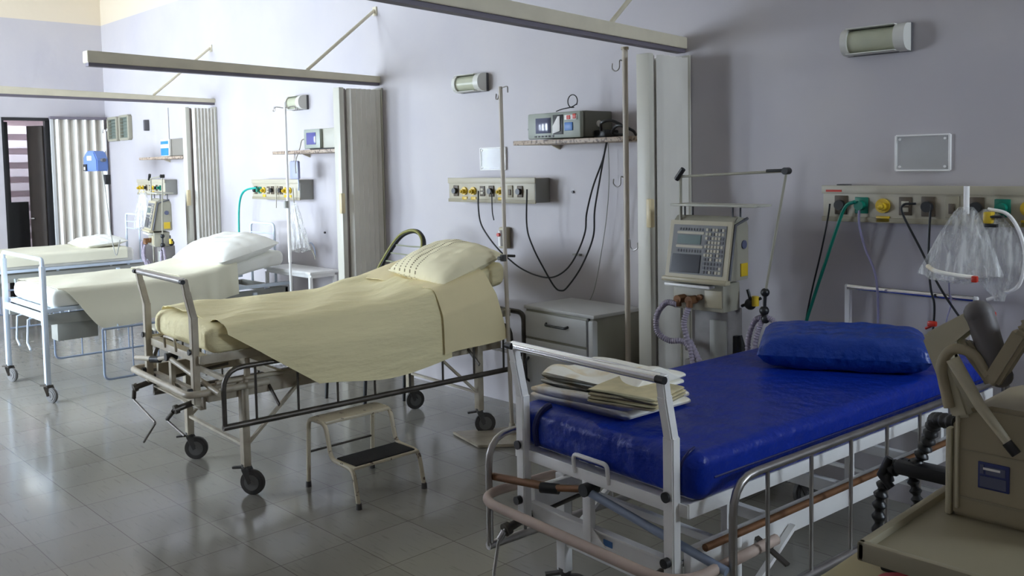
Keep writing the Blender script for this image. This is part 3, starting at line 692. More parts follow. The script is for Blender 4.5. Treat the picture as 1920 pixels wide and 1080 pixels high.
MB().tube([(0, 0, 0), (0, 0, .53)], .009).obj('rod', 'cab_front', r); MB().box(-.05, .05, -.04, .04, 0, .05, .01).obj('rod_base', 'vent_body', r)

# ------------------------------------------------------------------ beds
def caster(parent, x, y, zt, r=.066, rot=0.0, yaw=0.0, pedal=True, wm='rubber'):
    cx, sx = math.cos(yaw), math.sin(yaw)
    def L(a, b_, c): return (x + cx*a - sx*b_, y + sx*a + cx*b_, c)
    o = 0.035
    f = MB(); f.cyl((x, y, zt - .012), (x, y, zt + .012), .024)
    f.bar(L(-.019, 0, zt - .008), L(-.019, o, r), .005, .038).bar(L(.019, 0, zt - .008), L(.019, o, r), .005, .038)
    f.bar(L(-.022, .0, zt - .01), L(.022, .0, zt - .01), .035, .01)
    if pedal: f.bar(L(0, .0, zt - .006), L(0, -.075, zt - .012), .02, .01)
    k = f.obj('caster', 'rubber' if wm == 'rubber' else 'dark_steel', parent)
    w = MB(); a, b_ = V(L(-.014, o, r)), V(L(.014, o, r)); d = (b_ - a)
    w.cyl(a + d*.15, b_ - d*.15, r, n=26).cyl(a, b_, r*.86, n=26)
    w.obj('wheel', wm, k)
    MB().cyl(a - d*.15, b_ + d*.15, r*.62, n=22).cyl(a - d*.25, b_ + d*.25, .012).obj('wheel_hub', 'wheel_disc', k)
def side_rail(parent, t, z0, z1, y0, y1, m, thick=.013, label=None, step=.235, first=.17):
    s = MB(); s.tube(fillet([(t, y0, z0), (t, y0, z1), (t, y1, z1), (t, y1, z0)], .11), thick, 10)
    s.tube([(t, y0 - .01, z0), (t, y1 + .01, z0)], thick * 1.25, 10)
    o = s.obj('side_rail', m, parent, label=label)
    y = y0 + first
    while y < y1 - .05:
        MB().cyl((t, y, z0), (t, y, z1), .0068, n=8).obj('rail_bar', m, o); y += step
def bed_a(O, head, dz, label, pm, bm_, rm, near, far, headbar=True, bumper='bumper', by=-.085, bw=.475, br_=.13):
    r = root('hospital_bed', (O[0], O[1], 0), -math.radians(head), label, 'hospital bed', 'hospital beds along the ward wall')
    zb = 1.06 + dz
    MB().tube([(-.345, 0, zb), (.345, 0, zb)], .0165, 14).obj('foot_bar', bm_, r)
    for t in (-.345, .345):
        MB().bar((t, .0, zb + .012), (t, .012, zb - .06), .034, .03, .004).bar((t, .010, zb - .05), (t, .040, zb - .19), .036, .034, .004).bar((t, .04, zb - .18), (t, .04, .43 + dz), .042, .036, .004).obj('foot_post', pm, r)
        p = MB(); s = 1 if t > 0 else -1
        p.cyl((t - s*.01, -.012, zb), (t + s*.022, -.012, zb), .012).cyl((t, .016, .70 + dz), (t, .008, .70 + dz), .016).cyl((t, .02, .50 + dz), (t, .0, .50 + dz), .015)
        islands(p, 'post_bolt', 'black', r)
    MB().tube(fillet([(-bw + .015, .40, .50 + dz), (-bw, by, .50 + dz), (bw, by, .50 + dz), (bw - .015, .40, .50 + dz)], br_, 8), .0175, 10).obj('bumper_loop', bumper, r)
    b = MB()
    for t in (-.36, .36): b.box(t - .014, t + .014, .09, 2.02, .435 + dz, .525 + dz, .003)
    b.box(-.36, .36, .995, 1.03, .45 + dz, .50 + dz, .003).box(-.36, .36, 2.0, 2.03, .44 + dz, .52 + dz, .003)
    for y in (.55, 1.5): b.box(-.36, .36, y, y + .03, .46 + dz, .50 + dz, .003)
    b.obj('base_frame', pm, r)
    MB().box(-.345, .345, .075, .09, .40 + dz, .475 + dz, .003).box(-.345, .345, .06, .09, .475 + dz, .482 + dz).box(-.345, .345, .06, .09, .395 + dz, .402 + dz).obj('cross_channel', pm, r)
    MB().box(-.36, .36, .28, .305, .465 + dz, .49 + dz, .002).obj('cross_bar', pm, r)
    if dz == 0: MB().box(.33, .43, .06, .16, .37, .43, .008).obj('corner_block', pm, r)
    if dz == 0: MB().box(.02, .06, .072, .076, .435, .455).obj('maker_plate', 'blue_plastic', r)
    b = MB(); zp = .64 + dz
    for t in (-.40, .40): b.box(t - .004, t + .004, .05, 2.08, zp, zp + .045, .002).box(t - .03*(1 if t > 0 else 0), t + .03*(0 if t > 0 else 1), .05, 2.08, zp + .03, zp + .036)
    for y in (.05, 2.08): b.box(-.40, .40, y - .004, y + .004, zp, zp + .04, .002)
    b.box(-.40, .40, .05, .11, zp + .026, zp + .034)
    for y in (.35, .65, .95, 1.25, 1.55, 1.85): b.box(-.40, .40, y - .03, y + .03, zp + .026, zp + .034)
    b.obj('mattress_platform', pm, r)
    b = MB()
    for t in (-.33, .33):
        for y in (.32, 1.05, 1.75): b.box(t - .013, t + .013, y - .013, y + .013, .50 + dz, zp + .03, .002)
    islands(b, 'platform_support', pm, r)
    MB().tube(fillet([(-.085, .045, zp + .02), (-.085, .04, zp + .085), (.075, .04, zp + .085), (.075, .045, zp + .02)], .02, 4), .0075, 8).obj('mattress_stop', pm, r)
    MB().box(-.05, -.012, .045, .07, .44 + dz, .645 + dz, .003).prism([(-.10, .44), (.05, .44), (-.03, .50)], (0, .052, dz), (1, 0, 0), (0, 0, 1), (0, .004, 0)).obj('centre_post', pm, r)
    MB().tube([(-.03, .04, .615 + dz), (.50, .10, .50 + dz)], .014).obj('pivot_rod', 'blue_steel' if dz == 0 else pm, r)
    MB().tube([(-.03, .05, .615 + dz), (-.20, .03, .58 + dz)], .012).tube([(-.18, .03, .585 + dz), (-.50, .02, .545 + dz)], .014).obj('pivot_rod', 'rust' if dz == 0 else pm, r)
    islands(MB().cyl((-.02, .02, .62 + dz), (-.02, .08, .62 + dz), .022).cyl((-.22, .01, .58 + dz), (-.16, .04, .583 + dz), .018), 'pivot_joint', 'black', r)
    for t, side in ((-.35, -1), (.28, 1)):
        c = MB(); c.cyl((t, .07, .43 + dz), (t, -.03, .41 + dz), .016).cyl((t, -.03, .41 + dz), (t, -.05, .405 + dz), .024)
        c.tube([(t, .5, .46 + dz), (t, .02, .42 + dz)], .01)
        c.obj('crank_shaft', 'dark_steel', r)
        c = MB()
        if dz == 0: p = [(t, -.045, .41), (t - .01, -.07, .37), (t - .03, -.08, .24), (t + .06, -.08, .15)]
        elif side < 0: p = [(t, -.045, .41 + dz), (t, -.05, .34 + dz), (t + .34, -.05, .28 + dz), (t + .17, -.06, .14 + dz)]
        else: p = [(t, -.045, .41 + dz), (t - .12, -.05, .33 + dz), (t + .13, -.05, .30 + dz)]
        c.tube(fillet(p, .015, 3), .0065, 8); q0, q1 = V(p[0]), V(p[1]); c.tube([q0.lerp(q1, .2), q0.lerp(q1, .9)], .012)
        c.obj('crank_handle', 'dark_steel' if dz else 'dull_chrome', r)
    for t in (-.39, .39):
        for y in (.27, 1.82):
            MB().box(t - .024, t + .024, y - .02, y + .02, .15, .53 + dz, .004).obj('leg', pm, r)
            caster(r, t, y, .15, rot=0, yaw=(-.9 if y < 1 else -.5) + (.3 if t < 0 else 0))
        MB().bar((t, .29, .27), (t, .60, .47 + dz), .022, .014).obj('leg_brace', pm, r)
        MB().bar((t, 1.80, .27), (t, 1.50, .47 + dz), .022, .014).obj('leg_brace', pm, r)
    MB().bar((-.37, .27, .26), (.37, .27, .26), .022, .014).obj('leg_crossbar', pm, r)
    MB().bar((-.37, 1.82, .26), (.37, 1.82, .26), .022, .014).obj('leg_crossbar', pm, r)
    side_rail(r, .50, near[0], near[1], near[2], near[3], rm)
    side_rail(r, -.50, far[0], far[1], far[2], far[3], rm)
    for t in (.5, -.5):
        s = 1 if t > 0 else -1
        a = MB()
        for y in (.42, 1.75): a.bar((t - s*.14, y, .48 + dz), (t - s*.01, y, near[0] + .06), .02, .008)
        islands(a, 'rail_arm', 'dark_steel', r)
    MB().tube([(.405, .12, .535 + dz), (.405, 2.0, .535 + dz)], .012).obj('lower_side_bar', 'rust' if dz == 0 else pm, r)
    if headbar:
        MB().tube([(-.305, 2.115, zb), (.305, 2.115, zb)], .0155, 14).obj('head_bar', bm_, r)
        for t in (-.305, .305):
            MB().bar((t, 2.115, zb + .012), (t, 2.115, .50 + dz), .030, .022, .003).obj('head_post', pm, r)
    else:
        MB().tube(fillet([(-.50, 2.10, .33), (-.50, 2.10, .75), (.51, 2.10, .75), (.51, 2.10, .33)], .06), .017).cyl((.51, 2.10, .30), (.51, 2.10, .42), .024).cyl((-.50, 2.10, .30), (-.50, 2.10, .42), .024).bar((-.5, 2.09, .48), (.5, 2.09, .48), .02, .02).obj('head_frame', 'dark_steel', r)
    return r
O1, H1 = (-1.965, -2.235), 4.4
O2, H2 = (-4.77, -2.44), 3.47
bed_a(O1, H1, 0.0, 'nearest bed with white frame and long chrome foot bar', 'white_paint', 'chrome', 'dull_chrome', (.36, .765, .13, 2.0), (.29, .70, .0, 1.9))
bed_a(O2, H2, 0.08, 'cream-painted bed with lowered dark side rail, second from camera', 'worn_paint', 'dull_chrome', 'dark_steel', (.405, .70, .12, 2.0), (.405, .70, .12, 1.95), headbar=False, bumper='worn_paint', by=-.03, bw=.43, br_=.05)

def place(o, O, head): o.location = (O[0], O[1], 0); o.rotation_euler = (0, 0, -math.radians(head)); return o
def mattress(O, head, s0, s1, w, z0, z1, zoff, m, label, re=.045, wav=.0):
    b = MB(); bm = b.bm; N = 48; rings = []
    st = []
    for k in range(7): st.append(s0 + re*(1 - math.cos(PI/2*k/6)))
    nn = 26
    for k in range(1, nn): st.append(s0 + re + (s1 - s0 - 2*re)*k/nn)
    for k in range(7): st.append(s1 - re + re*math.sin(PI/2*k/6))
    zc, hh = (z0+z1)/2, (z1-z0)/2
    for s in st:
        d = min(s - s0, s1 - s); ins = re - math.sqrt(max(0, re*re - max(0, re - d)**2)) if d < re else 0
        W, H = w - ins, hh - ins*.8; rc = min(.04, H*.75); ring = []
        for k in range(N):
            side, f = divmod(k, N//4); f /= N/4
            corners = [(W-rc, H-rc, 0), (-(W-rc), H-rc, PI/2), (-(W-rc), -(H-rc), PI), (W-rc, -(H-rc), 1.5*PI)]
            cx_, cz_, a0 = corners[side]
            if f < .5: a = a0 + f*2*PI/2; x, z = cx_ + rc*math.cos(a), cz_ + rc*math.sin(a)
            else:
                n2 = corners[(side+1) % 4]; g = (f-.5)*2; a = a0 + PI/2
                x0_, z0_ = cx_ + rc*math.cos(a), cz_ + rc*math.sin(a); x1_, z1_ = n2[0] + rc*math.cos(a), n2[1] + rc*math.sin(a)
                x, z = x0_ + (x1_-x0_)*g, z0_ + (z1_-z0_)*g
            if wav and z > 0: z += wav*(math.sin(s*9+x*5) + math.sin(x*14 - s*4))*.5
            ring.append(bm.verts.new((x, s, zc + z + zoff(s))))
        rings.append(ring)
    for i in range(len(rings)-1):
        for k in range(N): bm.faces.new((rings[i][k], rings[i][(k+1) % N], rings[i+1][(k+1) % N], rings[i+1][k]))
    bm.faces.new(rings[0]); bm.faces.new(rings[-1][::-1])
    o = b.obj('mattress', m, smooth=60)
    place(o, O, head); return tag(o, label, 'mattress', 'mattresses on the hospital beds')
def sm(a, b, x):
    t = max(0, min(1, (x-a)/(b-a))); return t*t*(3-2*t)
def drape(O, head, s0, s1, zt, w, Lf, Ln, m, name, label, cat, shear=lambda s: 0, waves=9.0, A=.03, ph=0.0, group=None, thick=.003, nu=90, flare=.0, top_w=.003, out=0.0):
    def f(u, v):
        s = s0 + (s1-s0)*u; z = zt(s); rc = .035
        if v < .14: h = (1 - v/.14)*Lf; side = -1
        elif v < .5: h = 0; side = 0; x = -w + (v-.14)/.36*2*w
        else: h = (v-.5)/.5*Ln(s); side = 1
        if side == 0:
            zz = z + top_w*(math.sin(s*13+x*9+ph) + .7*math.sin(s*5 - x*17+ph*2) + 1.1*abs(math.sin(x*11 + 1.5*math.sin(s*2.2+ph)))**3 + .8*abs(math.sin(x*19 - 2*math.sin(s*1.4+ph)))**6) + .012*math.exp(-((x - .22 - .1*math.sin(s*1.3+ph))/.025)**2)*sm(.0, .4, s-s0)*.5
            return (x, s, zz)
        arc = rc*PI/2
        if h < arc: a = h/rc; X, Z = w + rc*math.sin(a), z - rc*(1-math.cos(a))
        else: X, Z = w + rc, z - rc - (h-arc)
        k = min(1, h/.25)
        X += out*min(1, h/.17) if side > 0 else 0
        X += A*k*(.5 + .5*math.sin(waves*s + ph + 1.2*math.sin(2.3*s+ph))) + flare*k*h
        return (side*X, s + (shear(s)*h if side > 0 else 0), Z)
    o = MB().grid(f, nu, 60, thick).obj(name, m, smooth=60); place(o, O, head); return tag(o, label, cat, group)
def pillow(loc, rot, sx, sy, sz, m, label, n=3.2, wr=.006, lump=None, group='pillows on the hospital beds', seed=0):
    def sh(u, v, sg):
        x, y = 2*u-1, 2*v-1
        px = x*(1 - .10*(y*y)*(1-abs(x)**2)); py = y*(1 - .10*(x*x)*(1-abs(y)**2))
        h = (max(0, 1-abs(x)**n)**.55) * (max(0, 1-abs(y)**n)**.55)
        z = h + (wr/sz)*h*(math.sin(9*x+4*y+seed) + .8*math.sin(15*y-7*x+seed*2) + .6*math.sin(23*x+seed))
        return (px*sx, py*sy, sg*z*sz)
    b = MB(); b.grid(lambda u, v: sh(u, v, 1), 40, 34); b.grid(lambda u, v: sh(u, v, -.75), 30, 24)
    bmesh.ops.remove_doubles(b.bm, verts=b.bm.verts[:], dist=1e-4)
    o = b.obj('pillow', m, smooth=70); o.location = loc; o.rotation_euler = rot
    return tag(o, label, 'pillow', group)

# bed 1: blue mattress, pillow, folded sheets
mt1 = mattress(O1, H1, .06, 2.06, .425, .683, .83, lambda s: 0, 'blue_vinyl', 'bright blue vinyl mattress on the nearest white bed', re=.05)
for t, wd in ((-.285, .013), (.37, .005)):
    f = MB(); f.tube(spline([(t, .115, .835), (t + .004, .085, .828), (t - .004, .064, .80), (t - .012, .057, .757), (t - .01, .066, .70)]), wd, 8)
    f.obj('strap' if wd > .01 else 'seam_piping', 'blue_seam', mt1)
MB().tube([(.424, .14, .752), (.428, 1.0, .752), (.426, 2.0, .752)], .004, 6).obj('seam_piping', 'blue_seam', mt1)
pillow((-1.79, -.80, .902), (.06, 0, math.radians(27)), .335, .17, .085, 'blue_pillow', 'dark blue vinyl pillow across the head of blue mattress', n=9, wr=.0025, seed=2)
def folded(loc, rz, sx, sy, z0, n, th, m, label, seed, crumple=0.0):
    b = MB(); rnd = random.Random(seed)
    for i in range(n):
        dx, dy, sh_ = rnd.uniform(-.010, .010), rnd.uniform(-.008, .008), rnd.uniform(.96, 1.0)
        def f(u, v, i=i, dx=dx, dy=dy, sh_=sh_):
            # closed loop around the fold edge (rounded on +x side)
            a = 2*PI*u
            cx_ = math.copysign(abs(math.cos(a))**.35, math.cos(a)); cz = math.copysign(abs(math.sin(a))**.7, math.sin(a))
            y = (2*v-1)*sy*sh_
            x = cx_*sx*sh_ + dx
            z = z0 + th*(i+.5) + cz*th*.56
            z += crumple*(z > z0 + th*n - th*.6)*(.6 + math.sin(11*x+seed)*math.cos(13*y) + .6*math.sin(21*y+9*x)) * (1 - abs(2*v-1)**4)
            z += .006*math.sin(7*x+5*y+seed)*(i+1)/n
            return (x, y + dy, z)
        b.grid(f, 48, 20)
        for side in (0, 1): pass
    o = b.obj('folded_sheet', m, smooth=60)
    bm = bmesh.new(); bm.from_mesh(o.data); bmesh.ops.holes_fill(bm, edges=[e for e in bm.edges if e.is_boundary], sides=0); bm.to_mesh(o.data); bm.free()
    o.location = loc; o.rotation_euler = (0, 0, rz)
    return tag(o, label, 'folded sheet', 'folded sheets at the foot of the blue bed')
folded((-2.13, -1.90, .83), math.radians(-2), .245, .165, .002, 2, .027, 'fold_linen', 'lowest white folded sheet of the stack on blue mattress', 1)
folded((-2.15, -1.87, .884), math.radians(0), .205, .165, .002, 2, .022, 'fold_linen', 'rumpled cream folded sheet topmost of the stack on blue mattress', 5, .026)
folded((-1.95, -1.97, .882), math.radians(12), .13, .12, .002, 4, .011, 'fold_yellow', 'small yellowed folded cloth with tight layers at right of stack', 9)

# bed 2: yellow linen
zr2 = lambda s: .15*sm(1.10, 2.15, s)*1.15
mattress(O2, H2, .09, 2.05, .415, .762, .905, zr2, 'yellow_linen', 'mattress in pale yellow fitted sheet with raised head end', re=.06, wav=.009)
zt2 = lambda s: .915 + zr2(s)
L2 = lambda s: .04 + .34*max(0, min(1, (s - .12)/.50)) + .05*sm(.6, 1.1, s)
drape(O2, H2, .16, 1.50, zt2, .417, .15, L2, 'yellow_linen', 'top_sheet', 'long pale yellow top sheet hanging over the near side of bed', 'bed sheet', waves=8.5, A=.032, ph=.5, flare=.03, out=.07, top_w=.009, group='sheets over the hospital beds')
L2b = lambda s: .40 + .05*sm(1.45, 1.8, s)
drape(O2, H2, 1.44, 1.80, lambda s: zt2(s) + .008, .422, .15, L2b, 'yellow_linen2', 'draw_sheet', 'darker yellow draw sheet hanging under the striped pillow', 'bed sheet', shear=lambda s: .28*sm(1.5, 1.8, s), waves=8, A=.02, ph=2, flare=.03, out=.082, group='sheets over the hospital beds', nu=50)
def stripe_mat():
    M = MT['stripe_linen']; nt = M.node_tree; b = nt.nodes['Principled BSDF']
    tc = nt.nodes.new('ShaderNodeTexCoord'); sp = nt.nodes.new('ShaderNodeSeparateXYZ'); nt.links.new(tc.outputs['Object'], sp.inputs[0])
    def mth(op, a, b_, *c):
        n = nt.nodes.new('ShaderNodeMath'); n.operation = op
        for i, v in enumerate((a, b_, *c)):
            if isinstance(v, (int, float)): n.inputs[i].default_value = v
            elif v is not None: nt.links.new(v, n.inputs[i])
        return n.outputs[0]
    X, Y = sp.outputs['X'], sp.outputs['Y']
    line = mth('LESS_THAN', mth('FRACT', mth('MULTIPLY', X, 17.0), 0), 0.22)
    dash = mth('LESS_THAN', mth('FRACT', mth('MULTIPLY', Y, 70.0), 0), 0.55)
    reg = mth('LESS_THAN', X, 0.02)
    k = mth('MULTIPLY', mth('MULTIPLY', line, dash), reg)
    mx = nt.nodes.new('ShaderNodeMix'); mx.data_type = 'RGBA'; nt.links.new(k, mx.inputs[0])
    mx.inputs[6].default_value = (.84, .77, .53, 1); mx.inputs[7].default_value = (.22, .18, .10, 1)
    nt.links.new(mx.outputs[2], b.inputs['Base Color'])
stripe_mat()
pillow((-4.51, -.70, 1.075), (math.radians(17), math.radians(4), math.radians(-3)), .30, .25, .10, 'stripe_linen', 'pale yellow pillow with dashed openwork stripes on raised bed head', wr=.003, seed=1)

# beds 3 and 4
def bed_b(xc, yf, w, label, pm, yh=-.25, zb=1.06, simple=False):
    r = root('hospital_bed', (xc, yf, 0), 0, label, 'hospital bed', 'hospital beds along the ward wall')
    L = yh - yf
    MB().tube(fillet([(-w, 0, zb - .06), (-w, 0, zb), (w, 0, zb), (w, 0, zb - .06)], .05), .016, 12).obj('foot_bar', pm, r)
    for t in (-w, w):
        MB().box(t - .024, t + .024, -.018, .018, .13, zb - .05, .005).obj('foot_post', pm, r)
        caster(r, t, 0, .13, r=.055, yaw=-1.2, wm='wheel_disc')
        MB().box(t*.86 - .02, t*.86 + .02, L - .35, L - .31, .13, .62, .004).obj('leg', pm, r)
        caster(r, t*.86, L - .33, .13, r=.055, yaw=-.7)
    MB().box(-w, w, -.012, .012, .60, .655, .004).box(-w, w, .02, .06, .66, .69, .003).obj('foot_crossbar', pm, r)
    MB().box(-w*.86, -w*.86+.03, 0, L, .56, .64, .004).box(w*.86-.03, w*.86, 0, L, .56, .64, .004).box(-w*.86, w*.86, L-.03, L, .56, .64, .003).obj('base_frame', 'panel_side' if pm == 'sky_tint_white' else pm, r)
    b = MB()
    for y in [.1 + .3*k for k in range(int(L/.3))]: b.box(-w*.9, w*.9, y, y + .06, .675, .685)
    for t in (-w*.9, w*.9): b.box(t - .015, t + .015, .02, L, .66, .69, .002)
    b.obj('mattress_platform', pm, r)
    b = MB()
    for t in (-w*.8, w*.8):
        for y in (.15, L*.5, L-.2): b.box(t-.012, t+.012, y-.012, y+.012, .6, .67, .002)
    islands(b, 'platform_support', pm, r)
    MB().box(w*.45, w*.75, .12, .42, .42, .60, .01).obj('gear_box', 'panel_side', r)
    for t in (-.12, .15):
        MB().tube([(t, .05, .60), (t, -.02, .58), (t, -.03, .40), (t + .09, -.035, .36)], .008, 8).obj('crank_handle', pm, r)
    MB().tube(fillet([(-w*.55, L + .02, .6), (-w*.55, L + .02, zb + .13), (w*.35, L + .02, zb + .13), (w*.35, L + .02, .6)], .05), .012).tube([(-w*.55, L + .02, zb + .04), (w*.35, L + .02, zb + .04)], .006).tube([(-w*.55, L + .02, zb - .04), (w*.35, L + .02, zb - .04)], .006).obj('head_frame', pm, r)
    for t in (w + .08, -w - .08):
        s = MB().tube(fillet([(t, .38, .50), (t, .38, .11), (t, 1.35, .11), (t, 1.35, .50)], .05), .009, 8).tube([(t, .38, .50), (t, 1.35, .50)], .009, 8).obj('side_rail', 'blue_steel' if pm == 'sky_tint_white' else pm, r)
        for y in (.60, .80, 1.0, 1.18): MB().cyl((t, y, .11), (t, y, .5), .0055, n=8).obj('rail_bar', 'blue_steel' if pm == 'sky_tint_white' else pm, s)
        islands(MB().bar((t, .5, .48), (t*.84, .5, .60), .02, .008).bar((t, 1.2, .48), (t*.84, 1.2, .60), .02, .008), 'rail_arm', pm, r)
    return r
bed_b(-7.70, -2.30, .49, 'white bed on posts with casters, third from camera', 'sky_tint_white')
bed_b(-10.80, -2.15, .44, 'farthest bed, cut off by the left edge', 'sky_tint_white')
O3, O4 = (-7.70, -2.30), (-10.80, -2.15)
zr3 = lambda s: .15*sm(1.0, 2.0, s)
mattress(O3, 0, .05, 2.0, .47, .69, .82, zr3, 'white_linen', 'white-sheeted mattress on the third bed', re=.05, wav=.003)
mattress(O4, 0, .04, 1.75, .43, .69, .84, lambda s: 0, 'white_linen', 'white-sheeted mattress on the farthest bed', re=.05)
L3 = lambda s: .02 + .33*sm(.10, .42, s) - .06*sm(.5, 1.0, s)
drape(O3, 0, .10, 1.10, lambda s: .832 + zr3(s), .475, .12, L3, 'cream_linen', 'top_sheet', 'cream top sheet hanging in a point over the third bed side', 'bed sheet', waves=7, A=.02, ph=1, group='sheets over the hospital beds', flare=.1)
drape(O3, 0, 1.02, 1.52, lambda s: .842 + zr3(s), .48, .12, lambda s: .30, 'cream_linen', 'draw_sheet', 'pleated cream draw sheet hanging beside the white pillow', 'bed sheet', waves=34, A=.018, ph=1, group='sheets over the hospital beds', nu=70)
drape(O4, 0, .30, 1.65, lambda s: .852, .435, .12, lambda s: .14, 'cream_linen', 'top_sheet', 'short cream sheet over the farthest bed', 'bed sheet', waves=12, A=.01, ph=1, group='sheets over the hospital beds', nu=60)
pillow((-7.55, -.70, .985), (math.radians(12), 0, math.radians(6)), .40, .29, .13, 'white_linen', 'big white pillow on the third bed', wr=.004, seed=3)
pillow((-10.72, -.68, .90), (math.radians(4), 0, 0), .34, .22, .07, 'white_linen', 'flat white pillow on the farthest bed', wr=.004, seed=4)

# ------------------------------------------------------------------ step stool
r = root('step_stool', (-3.99, -1.705, 0), 0, 'cream two-step stool with black rubber lower tread beside the yellow bed', 'step stool')
hw = .205
for y in (-hw, hw):
    MB().tube(fillet([(-.235, y, .018), (-.215, y, .375), (-.05, y, .375), (-.005, y, .20), (.195, y, .19), (.235, y, .018)], .045, 5), .0115, 10).obj('side_frame', 'stool_paint', r)
MB().box(-.20, -.05, -hw, hw, .366, .385, .006).obj('upper_tread', 'stool_paint', r)
MB().box(.01, .20, -hw, hw, .186, .200, .004).obj('lower_tread', 'stool_paint', r)
MB().box(.015, .19, -hw + .02, hw - .02, .2, .207, .003).obj('rubber_mat', 'black_mat', r)
MB().tube([(-.225, -hw, .19), (-.225, hw, .19)], .006).obj('rear_stretcher', 'dark_steel', r)
for x in (-.236, .236):
    for y in (-hw, hw): MB().cyl((x, y, 0), (x, y, .03), .016, .014).obj('rubber_foot', 'rubber', r)

# ------------------------------------------------------------------ bedside cabinet and side table
r = root('bedside_cabinet', (-3.72, -.27, 0), math.radians(-3), 'off-white bedside cabinet with black drawer handle under the shelf', 'cabinet')
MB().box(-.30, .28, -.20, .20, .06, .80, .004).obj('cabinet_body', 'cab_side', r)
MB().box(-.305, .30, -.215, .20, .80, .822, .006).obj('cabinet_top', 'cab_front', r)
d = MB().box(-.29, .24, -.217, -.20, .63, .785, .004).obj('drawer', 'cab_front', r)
MB().tube(fillet([(-.10, -.215, .73), (-.09, -.235, .722), (.08, -.235, .722), (.09, -.215, .73)], .01, 3), .008, 8).obj('handle', 'black', d)
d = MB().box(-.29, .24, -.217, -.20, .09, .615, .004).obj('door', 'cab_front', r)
MB().tube(fillet([(-.265, -.215, .50), (-.265, -.24, .48), (-.265, -.24, .37), (-.265, -.215, .35)], .012, 3), .008, 8).obj('handle', 'black', d)
MB().box(.245, .255, -.216, -.20, .06, .80).obj('side_gap', 'lamp_dark', r)
MB().box(.258, .30, -.225, -.18, .05, .79, .012).obj('corner_trim', 'cab_front', r)
for x in (-.26, .25):
    for y in (-.17, .17): MB().cyl((x, y, 0), (x, y, .06), .015).obj('foot', 'rubber', r)
r = root('side_table', (-7.13, -.20, 0), 0, 'small white side table beside the white-sheeted bed head', 'table')
MB().box(-.42, .38, -.14, .14, .785, .81, .005).obj('tabletop', 'white_paint', r)
MB().box(-.40, .36, -.12, .12, .755, .785, .003).obj('apron', 'white_paint', r)
for x in (-.39, .35):
    for y in (-.12, .12): MB().box(x-.014, x+.014, y-.014, y+.014, 0, .765, .003).obj('leg', 'white_paint', r)
MB().box(-.39, .35, -.12, .12, .28, .30, .003).obj('lower_shelf', 'white_paint', r)

# ------------------------------------------------------------------ string chair
r = root('string_chair', (-5.45, -.50, 0), 0, 'black and yellow round-backed string chair between partition and bed', 'chair')
ring = [(px, py) for px, py in ((690, 575), (697, 540), (712, 500), (728, 465), (742, 444), (758, 435), (772, 436), (783, 448), (786, 466), (783, 490), (778, 530), (772, 580))]
RP = [ay(px, py, -.42) - V((-5.45, -.50, 0)) for px, py in ring]
RP = [V((p.x, .02 + (p.z-.45)*.15, p.z)) for p in RP]
sp_ = spline(RP, 6)
MB().tube(sp_, .017).obj('back_frame', 'black', r)
MB().tube([p + V((-.006, -.012, .006)) for p in sp_], .011).obj('cord_wrap', 'yellowcord', r, label='yellow-green cord wrapping')
nC = 9
for i in range(nC):
    z = .62 + i*.062
    xs_ = []
    for a, c in zip(sp_[:-1], sp_[1:]):
        if (a.z - z)*(c.z - z) <= 0 and a.z != c.z: t = (z-a.z)/(c.z-a.z); xs_.append(a.x + (c.x-a.x)*t)
    if len(xs_) >= 2: MB().tube([(min(xs_), .02 + (z-.45)*.15, z), ((min(xs_)+max(xs_))/2, .035 + (z-.45)*.15, z - .006), (max(xs_), .02 + (z-.45)*.15, z)], .006, 6).obj('back_cord', 'greycord', r)
x0c, x1c = RP[0].x, RP[-1].x
MB().tube(fillet([(x0c, .03, .58), (x0c + .02, .02, .42), (x0c + .02, -.34, .44), (x1c - .02, -.34, .44), (x1c - .02, .02, .42), (x1c, .04, .58)], .08), .016).obj('seat_frame', 'black', r)
for i in range(9):
    y = -.31 + i*.04; MB().tube([(x0c+.02, y, .437), ((x0c+x1c)/2, y, .42), (x1c-.02, y, .437)], .006, 6).obj('seat_cord', 'greycord', r)
for x in (x0c + .03, x1c - .03):
    for y in (-.30, .04): MB().tube([(x, y, .435), (x, y - .03, 0.0)], .013).obj('leg', 'black', r)

